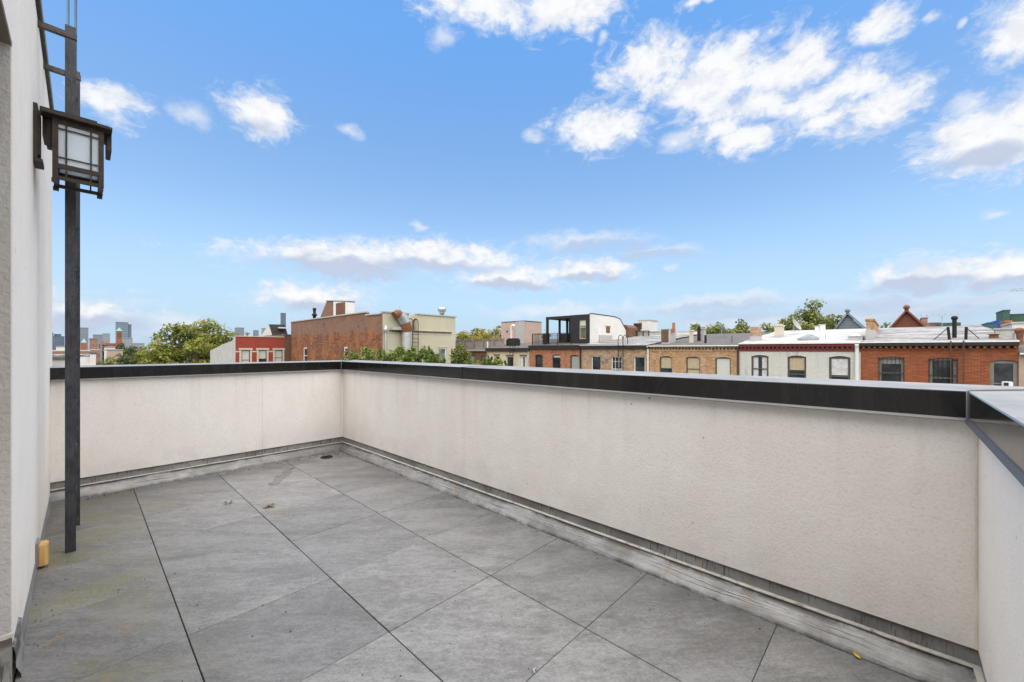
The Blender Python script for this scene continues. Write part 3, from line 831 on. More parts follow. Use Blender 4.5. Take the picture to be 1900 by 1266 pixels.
# ------------------------------------------------------------------ facades
def facade(mb, mp, a0, a1, z0, z1, ops, reveal=.14, rise=.0, mi=0, mir=None):
    mir = mi if mir is None else mir
    A = sorted(set([a0, a1] + [o[0] for o in ops] + [o[1] for o in ops]))
    Z = sorted(set([z0, z1] + [o[2] for o in ops] + [o[3] for o in ops]))
    for i in range(len(A)-1):
        for j in range(len(Z)-1):
            ca, cz = (A[i]+A[i+1])/2, (Z[j]+Z[j+1])/2
            if any(o[0] < ca < o[1] and o[2] < cz < o[3] for o in ops): continue
            mb.quad(mp(A[i],Z[j],0), mp(A[i+1],Z[j],0), mp(A[i+1],Z[j+1],0), mp(A[i],Z[j+1],0), mi)
    for o in ops:
        b0, b1, y0, y1 = o[:4]
        for p, q in (((b0,y0),(b0,y1)),((b0,y1),(b1,y1)),((b1,y1),(b1,y0)),((b1,y0),(b0,y0))):
            mb.quad(mp(*p,0), mp(*q,0), mp(*q,reveal), mp(*p,reveal), mir)
        if rise > 0:
            n = 8; w = (b1-b0)
            arc = lambda u: y1 - rise*(2*u-1)**2
            for k in range(n):
                u0, u1 = k/n, (k+1)/n
                if max(y1-arc(u0), y1-arc(u1)) < 1e-4: continue
                mb.quad(mp(b0+w*u0,arc(u0),.002), mp(b0+w*u1,arc(u1),.002), mp(b0+w*u1,y1,.002), mp(b0+w*u0,y1,.002), mi)
                mb.quad(mp(b0+w*u0,arc(u0),.002), mp(b0+w*u1,arc(u1),.002), mp(b0+w*u1,arc(u1),reveal), mp(b0+w*u0,arc(u0),reveal), mir)

def window(root, mp, a0, a1, z0, z1, fm, reveal=.14, fw=.07, rail=.5, pane='pane', blind=None, blind_frac=.5, grid=0, bars=False, label=None, sill=None, curtain=False, head=None):
    mb = MB(); d0, d1 = reveal-.06, reveal-.002
    mb.mbox(mp, a0+.002, a0+fw, z0+.002, z1-.002, d0, d1); mb.mbox(mp, a1-fw, a1-.002, z0+.002, z1-.002, d0, d1)
    mb.mbox(mp, a0+fw, a1-fw, z1-fw*1.3, z1-.003, d0+.002, d1); mb.mbox(mp, a0+fw, a1-fw, z0+.003, z0+fw, d0+.002, d1)
    zr = z0 + (z1-z0)*rail
    mb.mbox(mp, a0+fw, a1-fw, zr-.03, zr+.03, d0+.006, d1)
    if grid:
        for k in range(1, grid):
            aa = a0 + (a1-a0)*k/grid; mb.mbox(mp, aa-.012, aa+.012, z0+fw, z1-fw, d0+.012, d1)
        for k in (.25, .75):
            zz = z0 + (z1-z0)*k; mb.mbox(mp, a0+fw, a1-fw, zz-.012, zz+.012, d0+.014, d1)
    w = mb.build('window', fm, root)
    if label: w['label'] = label
    g = MB(); p = [mp(a0+.01,z0+.01,reveal-.012), mp(a1-.01,z0+.01,reveal-.012), mp(a1-.01,z1-.01,reveal-.012), mp(a0+.01,z1-.01,reveal-.012)]
    g.quad(*p); g.build('pane', pane, w)
    if blind:
        zb = z1 - (z1-z0)*blind_frac; bl = MB(); d = reveal-.018
        n = 14; aa0, aa1 = a0+fw, a1-fw
        if curtain:
            segs = [(aa0, aa0+(aa1-aa0)*.36), (aa1-(aa1-aa0)*.36, aa1)] if curtain == 2 else [(aa0, aa1)]
            for s0, s1 in segs:
                for k in range(n):
                    b0 = s0+(s1-s0)*k/n; b1 = s0+(s1-s0)*(k+1)/n
                    e0 = d + .006*math.sin(k*2.2); e1 = d + .006*math.sin((k+1)*2.2)
                    bl.quad(mp(b0,zb,e0), mp(b1,zb,e1), mp(b1,z1-fw,e1), mp(b0,z1-fw,e0))
        else: bl.mbox(mp, aa0, aa1, zb, z1-fw, d-.004, d)
        bl.build('blind' if not curtain else 'curtain', blind, w)
    if bars:
        b = MB(); n = 7; d = -.03
        for k in range(n):
            aa = a0 + (a1-a0)*k/(n-1); b.mbox(mp, aa-.012, aa+.012, z0, z1-.02, d, d+.02)
        for zz in (z0+.05, (z0*.5+z1*.5), z1-.12): b.mbox(mp, a0-.02, a1+.02, zz-.014, zz+.014, d-.004, d+.024)
        for zz in (z0+.05, z1-.12):
            for aa in (a0-.02, a1): b.mbox(mp, aa, aa+.02, zz-.012, zz+.012, d+.02, .01)
        b.build('security_bars', 'iron', w)
    if sill:
        s_ = MB(); s_.mbox(mp, a0-.06, a1+.06, z0-.1, z0-.002, -.05, reveal-.07); s_.build('sill', sill, w)
    if head:
        h = MB(); h.mbox(mp, a0-.05, a1+.05, z1+.003, z1+.13, -.03, .01); h.build('lintel', head, w)
    return w

DF = 29.5           # plane of the rear facades across the yards
XB = 41.0           # street side of those houses
ROWG = 'row houses across the yards'
def mpX(X): return lambda a, z, d: (X + d, a, z)
def mpY(Y): return lambda a, z, d: (a, Y + d, z)
zX = lambda px, py, X=DF: onX(px, py, X).z
yX = lambda px, X=DF: onX(px, HOR, X).y

def row_house(label, y0, y1, ze, wallm, roofm, wins, fm, cornice, gutter, rise=.09, slope=.1, edge='trim_white', name='row_house', opts=None):
    """y0 < y1; ze = height of the roof edge"""
    root = thing(name, label, 'row house', (DF+5, (y0+y1)/2, GZ), ROWG)
    y0 += .004; y1 -= .004
    mp = mpX(DF); ops = []
    for w in wins:
        a1, a0 = yX(w[0]), yX(w[1]); zt = zX((w[0]+w[1])/2, w[2])
        ops.append((a0, a1, zt-1.75, zt))
    mb = MB(); zw = ze - .05
    low = [(o[0], o[1], o[2]-3.0, o[3]-3.0) for o in ops]
    facade(mb, mp, y0, y1, GZ, zw, ops + low, rise=rise)
    bx = XB - DF
    mb.quad((DF,y0,GZ),(XB,y0,GZ),(XB,y0,zw+slope*bx-.1),(DF,y0,zw)); mb.quad((DF,y1,GZ),(XB,y1,GZ),(XB,y1,zw+slope*bx-.1),(DF,y1,zw))
    mb.quad((XB,y0,GZ),(XB,y1,GZ),(XB,y1,zw+slope*bx-.1),(XB,y0,zw+slope*bx-.1))
    mb.build('wall', wallm, root)
    rf = MB(); n = 14; k = 10; rng = random.Random(int(abs(y0)*100)); vs = []
    for i in range(n+1):
        for j in range(k+1):
            X = DF-.22 + (XB-DF+.22)*i/n; Y = y0 + (y1-y0)*j/k
            edge_ = i == 0 or i == n
            vs.append((X, Y, ze + slope*(X-DF+.22) + (0 if edge_ else rng.uniform(-.03,.03))))
    rf.add(vs, [(i*(k+1)+j, i*(k+1)+j+1, (i+1)*(k+1)+j+1, (i+1)*(k+1)+j) for i in range(n) for j in range(k)])
    roof = rf.build('roof', roofm, root)
    e = MB(); e.mbox(mp, y0, y1, ze-.07, ze-.004, -.24, -.17); e.build('roof_edge', edge, roof)
    c = MB()
    if cornice:
        h = cornice.get('h', .3); pj = cornice.get('out', .18)
        c.mbox(mp, y0, y1, ze-.07-h, ze-.075, -pj, .0)
        if cornice.get('dentil'):
            q = int((y1-y0)/.22); zz = ze-.07-h
            for i in range(q):
                a = y0 + (i+.25)*(y1-y0)/q; c.mbox(mp, a, a+.10, zz-.13, zz-.002, -pj*.75, .0, 1)
            c.mbox(mp, y0, y1, zz-.13, zz-.001, -.012, .0, 3)  # dark strip painting in the shade between dentils
            c.mbox(mp, y0, y1, zz-.13-cornice.get('band', .1), zz-.132, -.035, .0, 2)
        c.build('cornice', [cornice['m'], cornice.get('dm', cornice['m']), cornice.get('bm', cornice['m']), 'trim_dark'], root)
    for i, (w, o) in enumerate(zip(wins, ops)):
        kw = w[3] if len(w) > 3 else {}
        kw = dict(kw); f = kw.pop('fm', fm)
        window(root, mp, o[0], o[1], o[2], o[3], f, **kw)
    for o in low: window(root, mp, *o, fm, fw=.1)
    return root, roof

Yb = {k: yX(k) for k in (1890, 1597, 1372, 1205, 1078, 983, 903, 865)}
row = {}
# the neighbour at the very right
row['Z'] = row_house('brown rendered house cut off by the right edge of the view', Yb[1890]-6, Yb[1890], zX(1890, 655), 'wall_brown', 'roof_dark', [], 'frame_dark', None, None)
dent = dict(m='trim_dark', h=.17, out=.24, dentil=True, dm='brick_red', bm='brick_red', band=.12)
row['A'] = row_house('orange red brick row house with barred windows and mottled silver roof', Yb[1890], Yb[1597], zX(1750, 633), 'brick_red', 'roof_silver',
    [(1631, 1677, 662, dict(bars=True, blind='blind_grey', blind_frac=.22, fw=.1, label='barred rear window with stair reflected, the left one')),
     (1724, 1776, 664, dict(bars=True, fw=.12, rail=.42)),
     (1837, 1889, 668, dict(fw=.13, rail=.36, pane='pane'))], 'frame_grey', dent, None)
row['B'] = row_house('white painted brick row house with oxblood cornice and white roof', Yb[1597], Yb[1372], zX(1480, 636), 'brick_white', 'roof_white',
    [(1394, 1426, 659, dict(blind='curtain', blind_frac=.95, curtain=2, fw=.1)),
     (1461, 1496, 660, dict(blind='blind_tan', blind_frac=.5, curtain=1, fw=.1, rail=.36)),
     (1538, 1578, 661, dict(blind='curtain', blind_frac=.62, curtain=1, fw=.11, rail=.34))], 'frame_dark',
    dict(m='trim_red', h=.16, out=.16, dentil=True, dm='trim_red', bm='trim_red', band=.17), None)
row['C'] = row_house('tan brick row house with brown windows and dark felt roof', Yb[1372], Yb[1205], zX(1290, 641), 'brick_tan', 'roof_dark',
    [(1224, 1247, 661, dict(blind='blind_tan', blind_frac=.5, rail=.48)),
     (1273, 1299, 662, dict(blind='blind_tan', blind_frac=.8, rail=.5)),
     (1327, 1356, 663, dict(blind='blind', blind_frac=.85, rail=.2))], 'frame_dark',
    dict(m='brick_tan', h=.10, out=.06, dentil=True, dm='brick_tan', bm='brick_tan', band=.12), None)
row['D'] = row_house('weathered tan brick row house with white sashes and silver roof', Yb[1205], Yb[1078], zX(1140, 640), 'brick_tan_old', 'roof_silver',
    [(1097, 1115, 660, dict(rail=.3)), (1134, 1154, 661, dict(grid=3, rail=.4)), (1176, 1197, 661, dict(rail=.28))], 'trim_white',
    dict(m='trim_dark', h=.24, out=.2), None, edge='galv')
row['E'] = row_house('orange brick row house carrying the black rooftop penthouse', Yb[1078], Yb[983], zX(1030, 641), 'brick_orange', 'roof_dark',
    [(993, 1007, 658, dict(rail=.5)), (1025, 1040, 658, dict(rail=.5, blind='blind', blind_frac=.15)), (1058, 1075, 659, dict(blind='blind_grey', blind_frac=.72, rail=.3))], 'frame_black',
    dict(m='trim_dark', h=.26, out=.22), None, edge='trim_dark')
row['F'] = row_house('cream painted brick row house with white windows and hooked ladder', Yb[983], Yb[903], zX(945, 646), 'brick_cream', 'roof_dark',
    [(917, 927, 660, dict(rail=.5, head='trim_brown')), (939, 952, 661, dict(rail=.3, head='trim_brown')), (965, 977, 661, dict(rail=.3, head='trim_brown', blind='curtain', blind_frac=.6, curtain=2))], 'trim_white',
    dict(m='trim_dark', h=.26, out=.22), None, edge='trim_dark', rise=0)
row['G'] = row_house('brown brick row house with fenced roof deck, half hidden by vines', Yb[903], Yb[903]+7.5, zX(880, 650), 'brick_brown', 'roof_dark',
    [(871, 882, 659, dict(pane='pane_green', rail=.45)), (892, 903.5, 660, dict(pane='pane_green', rail=.45))], 'frame_dark',
    dict(m='trim_brown', h=.14, out=.16), None, edge='wall_grey', rise=0)

# downspouts, facade conduits
def downspout(root, px, pytop, mat, r=.06):
    p = onX(px, pytop, DF-.10); mb = MB()
    mb.tube([(DF-.2, p.y, p.z+.02), (DF-.12, p.y, p.z-.12), (DF-.08, p.y, p.z-.3), (DF-.08, p.y, GZ)], r, 8)
    mb.build('downspout', mat, root)
downspout(row['B'][0], 1590, 640, 'trim_white', .095)
downspout(row['D'][0], 1202, 643, 'trim_white', .06)
downspout(row['E'][0], 1077, 645, 'iron', .05)
downspout(row['C'][0], 1369, 645, 'iron_brown', .06)
downspout(row['F'][0], 981, 650, 'wall_grey', .05)
downspout(row['F'][0], 904, 652, 'galv', .05)

def chimney(root_roof, px0, px1, pyt, pyb, X, th, mats, split=.45, cap=True, label=None, fr=.6):
    """masonry stack on a roof: X = its front face, th = its size away from us"""
    pc = px0 + (px1-px0)*fr
    a1, a0 = yX(px0, X), yX(pc, X); zt = zX((px0+px1)/2, pyt, X); zb = zX((px0+px1)/2, pyb, X) - .3
    th = onY(px1, 0, a0).x - X
    zs = zb + (zt-zb)*split; mb = MB()
    mb.box(X-.02, X+th+.02, a0-.02, a1+.02, zb, zs, 0); mb.box(X, X+th, a0, a1, zs, zt-.16, 1)
    if cap: mb.box(X-.05, X+th+.05, a0-.05, a1+.05, zt-.16, zt-.05, 1); mb.box(X+.03, X+th-.03, a0+.03, a1-.03, zt-.05, zt, 2)
    o = mb.build('chimney', mats, root_roof)
    if label: o['label'] = label
    return o
rA, rB, rC, rD, rE, rF, rG = (row[k][1] for k in 'ABCDEFG')
chimney(rA, 1607, 1630, 590, 629, 30.6, .8, ['roof_white', 'brick_tan', 'trim_stone'], .55)
chimney(rB, 1392, 1413, 602, 632, 30.6, .7, ['roof_white', 'brick_tan_old', 'brick_brown'], .42, False)
chimney(rB, 1437, 1455, 601, 624, 33.6, .8, ['roof_white', 'trim_stone', 'trim_stone'], .3)
ch = chimney(rC, 1227, 1254, 606, 637, 30.8, 1.3, ['wall_grey', 'wall_grey', 'wall_grey'], .06, False, fr=.5)
def chimney_face():
    X = 30.8; a1, a0 = yX(1227, X), yX(1240.5, X); mb = MB(); z0, z1 = zX(1234, 635, X), zX(1234, 607.5, X)
    am = a0 + (a1-a0)*.55; mb.box(X-.03, X-.003, am, a1, z0, z1-.17, 0); mb.box(X-.03, X-.003, a0, am-.004, z0, z1-.17, 1)
    mb.build('chimney', ['brick_brown', 'trim_brown'], rC)
chimney_face()
chimney(rC, 1279, 1287, 611, 635, 31.4, .5, ['trim_stone', 'trim_stone', 'brick_brown'], .3)
chimney(rC, 1301, 1310, 607, 633, 33.0, .6, ['wall_grey', 'wall_grey', 'trim_brown'], .6)
def pipe(root_roof, px, pyt, pyb, X, r, mat, name='vent_pipe', cowl=False, hook=0):
    p = onX(px, pyt, X); b = onX(px, pyb, X); mb = MB()
    pts = [(X, p.y, b.z-.4), (X, p.y, p.z)]
    if hook: pts += [(X, p.y-hook*.15, p.z+.14), (X, p.y-hook*.35, p.z+.12), (X, p.y-hook*.42, p.z-.02)]
    mb.tube(pts, r, 8)
    if cowl: mb.lathe((X, p.y, p.z-.02), [(r, 0), (r*1.5, .03), (r*1.5, .15), (r*.7, .2)], 10)
    return mb.build(name, mat, root_roof)
pipe(rA, 1771, 593, 628, 31.0, .085, 'iron', cowl=True)
pipe(rC, 1297, 607, 628, 32.6, .13, 'iron')
pipe(rC, 1309, 622, 633, 30.6, .08, 'iron')
pipe(rC, 1250, 599, 608, 31.4, .12, 'clay', name='chimney_pot')
pipe(rC, 1358, 624, 634, 31, .02, 'iron')
pipe(rF, 917, 618, 648, 32, .07, 'wood_fence'); pipe(rF, 926, 614, 648, 32.5, .07, 'wood_fence', cowl=True)
pipe(rF, 949, 606, 628, 33.5, .11, 'trim_white', hook=1)
pipe(rG, 905, 634, 648, 31, .09, 'trim_white')
pipe(rB, 1532, 622, 632, 31.5, .02, 'galv')
pipe(rA, 1880, 618, 632, 30.4, .04, 'galv')

# skylights, boxes and other bits standing on the roofs (each can be lifted off)
def lift(name, label, cat, mb, mats, group=None, bevel=0):
    o = mb.build(name, mats, None, bevel); return tag(o, label, cat, group)
def skylight(label, px0, px1, pyt, pyb, X, th, curb, glassm):
    a1, a0 = yX(px0, X), yX(px1, X); zb = zX((px0+px1)/2, pyb, X); zt = zX((px0+px1)/2, pyt, X)
    root = thing('skylight', label, 'skylight', (X+th/2, (a0+a1)/2, zb), 'skylights on the white roof')
    h = (zt-zb)*curb
    mb = MB(); mb.box(X, X+th, a0, a1, zb-.25, zb+h); mb.box(X-.04, X+th+.04, a0-.04, a1+.04, zb+h, zb+h+.05); mb.build('curb', 'roof_white', root)
    g = MB(); z0 = zb+h+.05; cx, cy = X+th/2, (a0+a1)/2; r = (a1-a0)*.08
    vs = [(X,a0,z0),(X,a1,z0),(X+th,a1,z0),(X+th,a0,z0),(cx,cy-r,zt),(cx,cy+r,zt)]
    g.add(vs, [(0,1,5,4),(1,2,5),(2,3,4,5),(3,0,4)]); g.build('glazing', glassm, root)
    f = MB()
    for i, j in ((0,4),(1,5),(2,5),(3,4),(4,5)): f.tube([vs[i], vs[j]], .03, 5)
    f.build('glazing_bar', 'galv', root)
skylight('low pyramid skylight at the middle of the white roof', 1480, 1515, 620, 630, 30.8, 1.6, .12, 'pane_green')
skylight('raised hipped skylight on a dark curb at the right end of the white roof', 1574, 1600, 616, 632, 30.3, 1.2, .45, 'blind')
def dish(label, px, py, X, r, az, el, mast, group='satellite dishes on the row houses'):
    c = onX(px, py, X); root = thing('satellite_dish', label, 'satellite dish', (c.x, c.y, c.z-mast), group)
    dirv = Vector((math.cos(el)*math.cos(az), math.cos(el)*math.sin(az), math.sin(el)))
    q = dirv.to_track_quat('Z', 'X').to_matrix()
    mb = MB(); vs = []; n, k = 5, 18
    for i in range(n+1):
        rr = r*i/n
        for j in range(k):
            a = 2*math.pi*j/k; vs.append(c + q @ Vector((rr*math.cos(a), rr*1.08*math.sin(a), .32*rr*rr/r)))
    mb.add(vs, [(i*k+j, i*k+(j+1) % k, (i+1)*k+(j+1) % k, (i+1)*k+j) for i in range(n) for j in range(k)], 0, True)
    mb.build('reflector', 'dish', root)
    f = c + q @ Vector((0, -r*.35, r*1.15)); mb = MB()
    mb.tube([c + q @ Vector((0, -r*.95, .2*r)), f], .014, 6); mb.tube([f - dirv*.06, f + dirv*.07], .035, 8); mb.build('feed_arm', 'galv', root)
    mb = MB(); b = Vector((c.x, c.y, c.z-mast))
    mb.tube([c, c - dirv*.10 - Vector((0,0,.05)), b], .025, 6)
    for s_ in (-1, 1): mb.tube([c - Vector((0,0,mast*.35)), b + Vector((.25, s_*.3, 0))], .014, 5)
    mb.build('mast', 'galv', root)
dish('large grey satellite dish on the ridge of the white roof', 1475, 604, 36.5, .47, -1.75, .5, .5)
dish('tilted dish on the dark felt roof beside the trees', 1340, 611, 36.5, .52, -1.2, .55, .75)
dish('small dish fixed to the tan brick facade beside a window', 1117.5, 666, 29.2, .27, -1.38, .35, .3)
def boxX(px0, px1, pyt, pyb, X, th):
    a1, a0 = yX(px0, X), yX(px1, X); mid = (px0+px1)/2
    return X, X+th, a0, a1, zX(mid, pyb, X), zX(mid, pyt, X)
def roofbox(name, label, cat, px0, px1, pyt, pyb, X, th, mats, cap=None, sink=.25, bevel=.01):
    b = boxX(px0, px1, pyt, pyb, X, th); mb = MB(); mb.box(b[0], b[1], b[2], b[3], b[4]-sink, b[5])
    if cap: mb.box(b[0]-.06, b[1]+.06, b[2]-.06, b[3]+.06, b[5]+.002, b[5]+cap, 1)
    return lift(name, label, cat, mb, mats, None, bevel)
roofbox('concrete_curb', 'grey concrete roof wall with white cap at the right edge', 'roof wall', 1847, 1888, 612, 632, 31.2, .5, ['wall_grey', 'roof_white'], .08)
roofbox('rusty_box', 'rust brown metal box beside the grey roof wall', 'metal box', 1838, 1853, 621, 632, 30.5, .5, ['rust', 'rust'], .03)
roofbox('vent_box', 'small white vent box on the ridge of the white roof', 'vent box', 1520, 1530, 603, 613, 40.2, .6, ['trim_white', 'galv'], .05)
roofbox('vent_box', 'flat white vent beside the taller vent box on the ridge', 'vent box', 1512, 1519, 606, 613, 40.0, .5, ['trim_white', 'galv'], .05)
def dome():
    c = onX(1868, 632, 30.6); mb = MB()
    mb.lathe((c.x+.4, c.y, c.z-.1), [(.42,0),(.42,.1),(.36,.19),(.24,.25),(.0,.27)], 18)
    lift('skylight_dome', 'shallow white dome skylight at the front of the silver roof', 'skylight', mb, 'roof_white')
    c = onX(1892, 632, 30.3); mb = MB()
    mb.lathe((c.x, c.y, c.z-.2), [(.16,0),(.13,.1),(.1,.3),(.12,.5),(.17,.62),(.17,.72),(.06,.8)], 12)
    lift('rusty_vent', 'rusty bulbous vent pot at the right end of the silver roof', 'vent', mb, 'rust')
dome()
def antenna(label, px, pytop, pybot, X, w, n):
    t = onX(px, pytop, X); b = onX(px, pybot, X); root = thing('tv_antenna', label, 'antenna', (X, t.y, b.z))
    mb = MB(); mb.tube([(X, t.y, b.z-.3), (X, t.y, t.z)], .022, 6); mb.build('mast', 'galv', root)
    mb = MB(); mb.tube([(X, t.y-w, t.z), (X, t.y+w, t.z)], .016, 5)
    for k in range(n):
        y = t.y - w + 2*w*k/(n-1); l = .35 + .45*k/(n-1)
        mb.tube([(X-l, y, t.z+.01), (X+l, y, t.z+.01)], .011, 5)
    mb.build('boom', 'galv', root)
antenna('thin rooftop aerial with a long boom above the silver roof', 1748, 584, 606, 42, 1.05, 8)
antenna('aerial whose boom just enters at the right edge', 1906, 537, 610, 33, .45, 6)

def hook_ladder(label, px0, px1, pytop, pyroof, X, loops, down=4.5, posts=None, mat='iron'):
    a1, a0 = yX(px0, X), yX(px1, X); zt = zX((px0+px1)/2, pytop, X); zr = zX((px0+px1)/2, pyroof, X)
    root = thing('roof_access_ladder', label, 'ladder', (X, (a0+a1)/2, zr-down), 'iron ladders hooked over the row house roofs')
    for a in (a0, a1):
        mb = MB()
        if loops:
            pts = [(X, a, zr-down), (X, a, zt-.3)]
            for k in range(1, 8):
                t = math.pi*k/8; pts.append((X+.38-.38*math.cos(t), a, zt-.3+.36*math.sin(t)))
            pts += [(X+.76, a, zt-.3), (X+.76, a, zr-.1)]
        else: pts = [(X, a, zr-down), (X, a, zr+.05)]
        mb.tube(pts, .028, 6); mb.build('stringer', mat, root)
    n = int((zr-(zr-down))/.33)
    for k in range(n):
        z = zr - down + .2 + k*.33; mb = MB(); mb.tube([(X, a0, z), (X, a1, z)], .013, 5); mb.build('rung', mat, root)
    return root
hook_ladder('black ladder with twin gooseneck loops on the weathered tan house', 1147, 1156, 623, 643, DF-.3, True)
hook_ladder('black ladder with a tall loop on the cream brick house', 946, 952, 633, 648, DF-.32, True)
hl = hook_ladder('plain iron ladder climbing the orange red facade to two roof posts', 1764, 1788, 625, 634, DF-.3, False, 3.2, mat='iron_brown')
def ladder_posts():
    for px, tilt in ((1760, .10), (1792, -.10)):
        t = onX(px-1 if tilt > 0 else px+1, 607, 29.9); b = onX(px+2 if tilt > 0 else px, 632, 29.9)
        mb = MB(); mb.tube([(29.9, b.y, b.z-.05), (29.9, t.y, t.z)], .055, 8); mb.build('roof_post', 'iron', hl)
        e = onX(1731 if tilt > 0 else 1821, 632, 30.2); mb = MB()
        mb.tube([(29.9, t.y, t.z-.03), (30.2, e.y, e.z)], .018, 5); mb.build('brace', 'iron', hl)
ladder_posts()

# AC unit in the third window of the brick house
def ac():
    a1, a0 = yX(1858), yX(1878); z0 = zX(1868, 722); z1 = zX(1868, 708)
    root = thing('air_conditioner', 'white and black box air conditioner in the rightmost house window', 'air conditioner', (DF, (a0+a1)/2, z0))
    mb = MB(); mb.box(DF-.25, DF+.06, a0, a1, z0, z1); mb.build('case', 'trim_white', root, bevel=.02)
    mb = MB(); mb.box(DF-.262, DF-.252, a0+(a1-a0)*.42, a1-.04, z0+.04, z1-.04)
    mb.build('grille', 'plastic_black', root)
ac()

# black penthouse with pergola
def penthouse():
    X = 31.2; mp = mpX(X)
    ya = yX(1098, X); yb = yX(1058, X); yc = yX(1013, X)       # ya < yb < yc
    zt = zX(1098, 584, X); zr = zX(1058, 641, X)-.1; zp = zX(1013, 589, X)
    zt = (zt+zp)/2+.05
    root = thing('rooftop_penthouse', 'black clad penthouse with open pergola and white side wall on the orange brick house', 'penthouse', (X+2, (ya+yc)/2, zr))
    wx0, wx1 = yX(1087, X), yX(1075, X); wz0, wz1 = zX(1081, 629, X), zX(1081, 594, X)
    mb = MB(); facade(mb, mp, ya+.22, yb, zr, zt, [(wx0, wx1, wz0, wz1)], .12)
    mb.box(X+.13, X+4, yb-.1, yb, zr, zt-.02)
    mb.build('black_wall', 'black_clad', root)
    window(root, mp, wx0, wx1, wz0, wz1, 'trim_stone', .12, .05, .62, pane='pane_amber', blind='blind', blind_frac=.3)
    # white side wall with raked far end
    q = onY(1175, 633, ya); q2 = onY(1150, 592, ya); q1 = onY(1140, 586.5, ya)
    mb = MB(); mb.prism([(X+.0, ya, zr), (X+.0, ya, zt), (q1.x, ya, zt-.05), (q2.x, ya, q2.z), (q.x, ya, q.z-.3), (q.x, ya, zr)], (0, .2, 0))
    mb.build('side_wall', 'wall_white', root)
    e = MB()
    e.prism([(X-.02, ya-.03, zt), (X-.02, ya-.03, zt+.07), (q1.x, ya-.03, zt+.02), (q2.x+.06, ya-.03, q2.z+.04), (q.x+.1, ya-.03, q.z-.25), (q.x, ya-.03, q.z-.3), (q2.x, ya-.03, q2.z), (q1.x, ya-.03, zt-.05)], (0, .26, 0))
    e.build('edge_trim', 'black_clad', root)
    o0 = onY(1129, 620, ya); o1 = onY(1134, 608, ya)
    mb = MB(); mb.box(onY(1124.5,0,ya).x, onY(1131.5,0,ya).x, ya-.02, ya-.001, onY(1128,618,ya).z, onY(1128,606,ya).z, 0)
    mb.box(onY(1123,0,ya).x, onY(1133,0,ya).x, ya-.05, ya-.001, onY(1128,606,ya).z+.002, onY(1128,604.5,ya).z, 1)
    mb.build('small_window', ['rust', 'wall_grey'], root)
    mb = MB(); mb.box(onY(1111,0,ya).x, onY(1134,0,ya).x, ya-.10, ya-.003, zr-.05, onY(1122,622,ya).z); mb.build('chimney_stub', 'wall_grey', root)
    # roof slab and pergola frame
    mb = MB(); mb.box(X-.02, X+4, yb-.1, yc, zt-.24, zt-.012); mb.box(X+.02, q1.x, ya+.2, yb-.1, zt-.1, zt-.014); mb.build('roof_slab', 'black_clad', root)
    for (px0, px1, XX) in ((1013, 1016.5, X), (1013, 1016, X+3.8), ):
        a1 = yc; mb = MB(); mb.box(XX, XX+.2, a1-.2, a1-.003, zr, zt-.24); mb.build('post', 'black_clad', root)
    for px in (1037, 1051):
        a = yX(px, X+1.5); mb = MB(); mb.box(X+1.5, X+1.66, a-.12, a+.06, zr, zt-.245); mb.build('post', 'black_clad', root)
    # back of the covered terrace and a dark sofa-like block
    mb = MB(); mb.box(X+3.0, X+3.06, yb+.02, yc-.4, zr, zr+.9); mb.build('back_screen', 'wood_fence', root)
    # railing
    XX = DF+.25; y0, y1 = yX(1060, XX), yX(988, XX); z0 = zX(1020, 641, XX)-.1; z1 = zX(1020, 618.5, XX)
    rl = thing('deck_railing', 'black bar railing along the roof edge before the penthouse', 'railing', (XX, (y0+y1)/2, z0))
    mb = MB(); mb.box(XX-.02, XX+.02, y0, y1, z1-.04, z1); mb.box(XX-.015, XX+.015, y0, y1, z0+.1, z0+.13)
    mb.box(XX, XX+4, y1-.02, y1+.02, z1-.04, z1); mb.box(XX, XX+4, y1-.015, y1+.015, z0+.1, z0+.13); mb.build('rail', 'iron', rl)
    for k in range(4):
        y = y0 + (y1-y0)*k/3; mb = MB(); mb.box(XX-.03, XX+.03, y-.03, y+.03, z0, z1-.04); mb.build('post', 'iron', rl)
    n = int((y1-y0)/.13); mb = MB()
    for k in range(n):
        y = y0 + (y1-y0)*(k+.5)/n; mb.box(XX-.008, XX+.008, y-.008, y+.008, z0+.13, z1-.04)
    for k in range(28):
        x = XX + 4*(k+.5)/28; mb.box(x-.008, x+.008, y1-.008, y1+.008, z0+.13, z1-.04)
    o = mb.build('balusters', 'iron', rl)
    b = boxX(1007, 1014, 619, 640, X-.6, .5); mb = MB()
    mb.box(b[0], b[1], b[2], b[3], b[4]-.1, b[5]); lift('black_planter', 'tall black planter box behind the railing', 'planter', mb, 'plastic_black', None, .02)
    b = boxX(1040, 1052, 619, 640, X+1.0, .6); mb = MB()
    mb.box(b[0], b[1], b[2], b[3], b[4]-.1, b[5]); mb.box(b[0]-.3, b[0]-.002, b[2], b[3], b[4]-.1, b[4]+.35)
    lift('outdoor_sofa', 'dark outdoor sofa under the pergola', 'sofa', mb, 'plastic_black', None, .02)
penthouse()

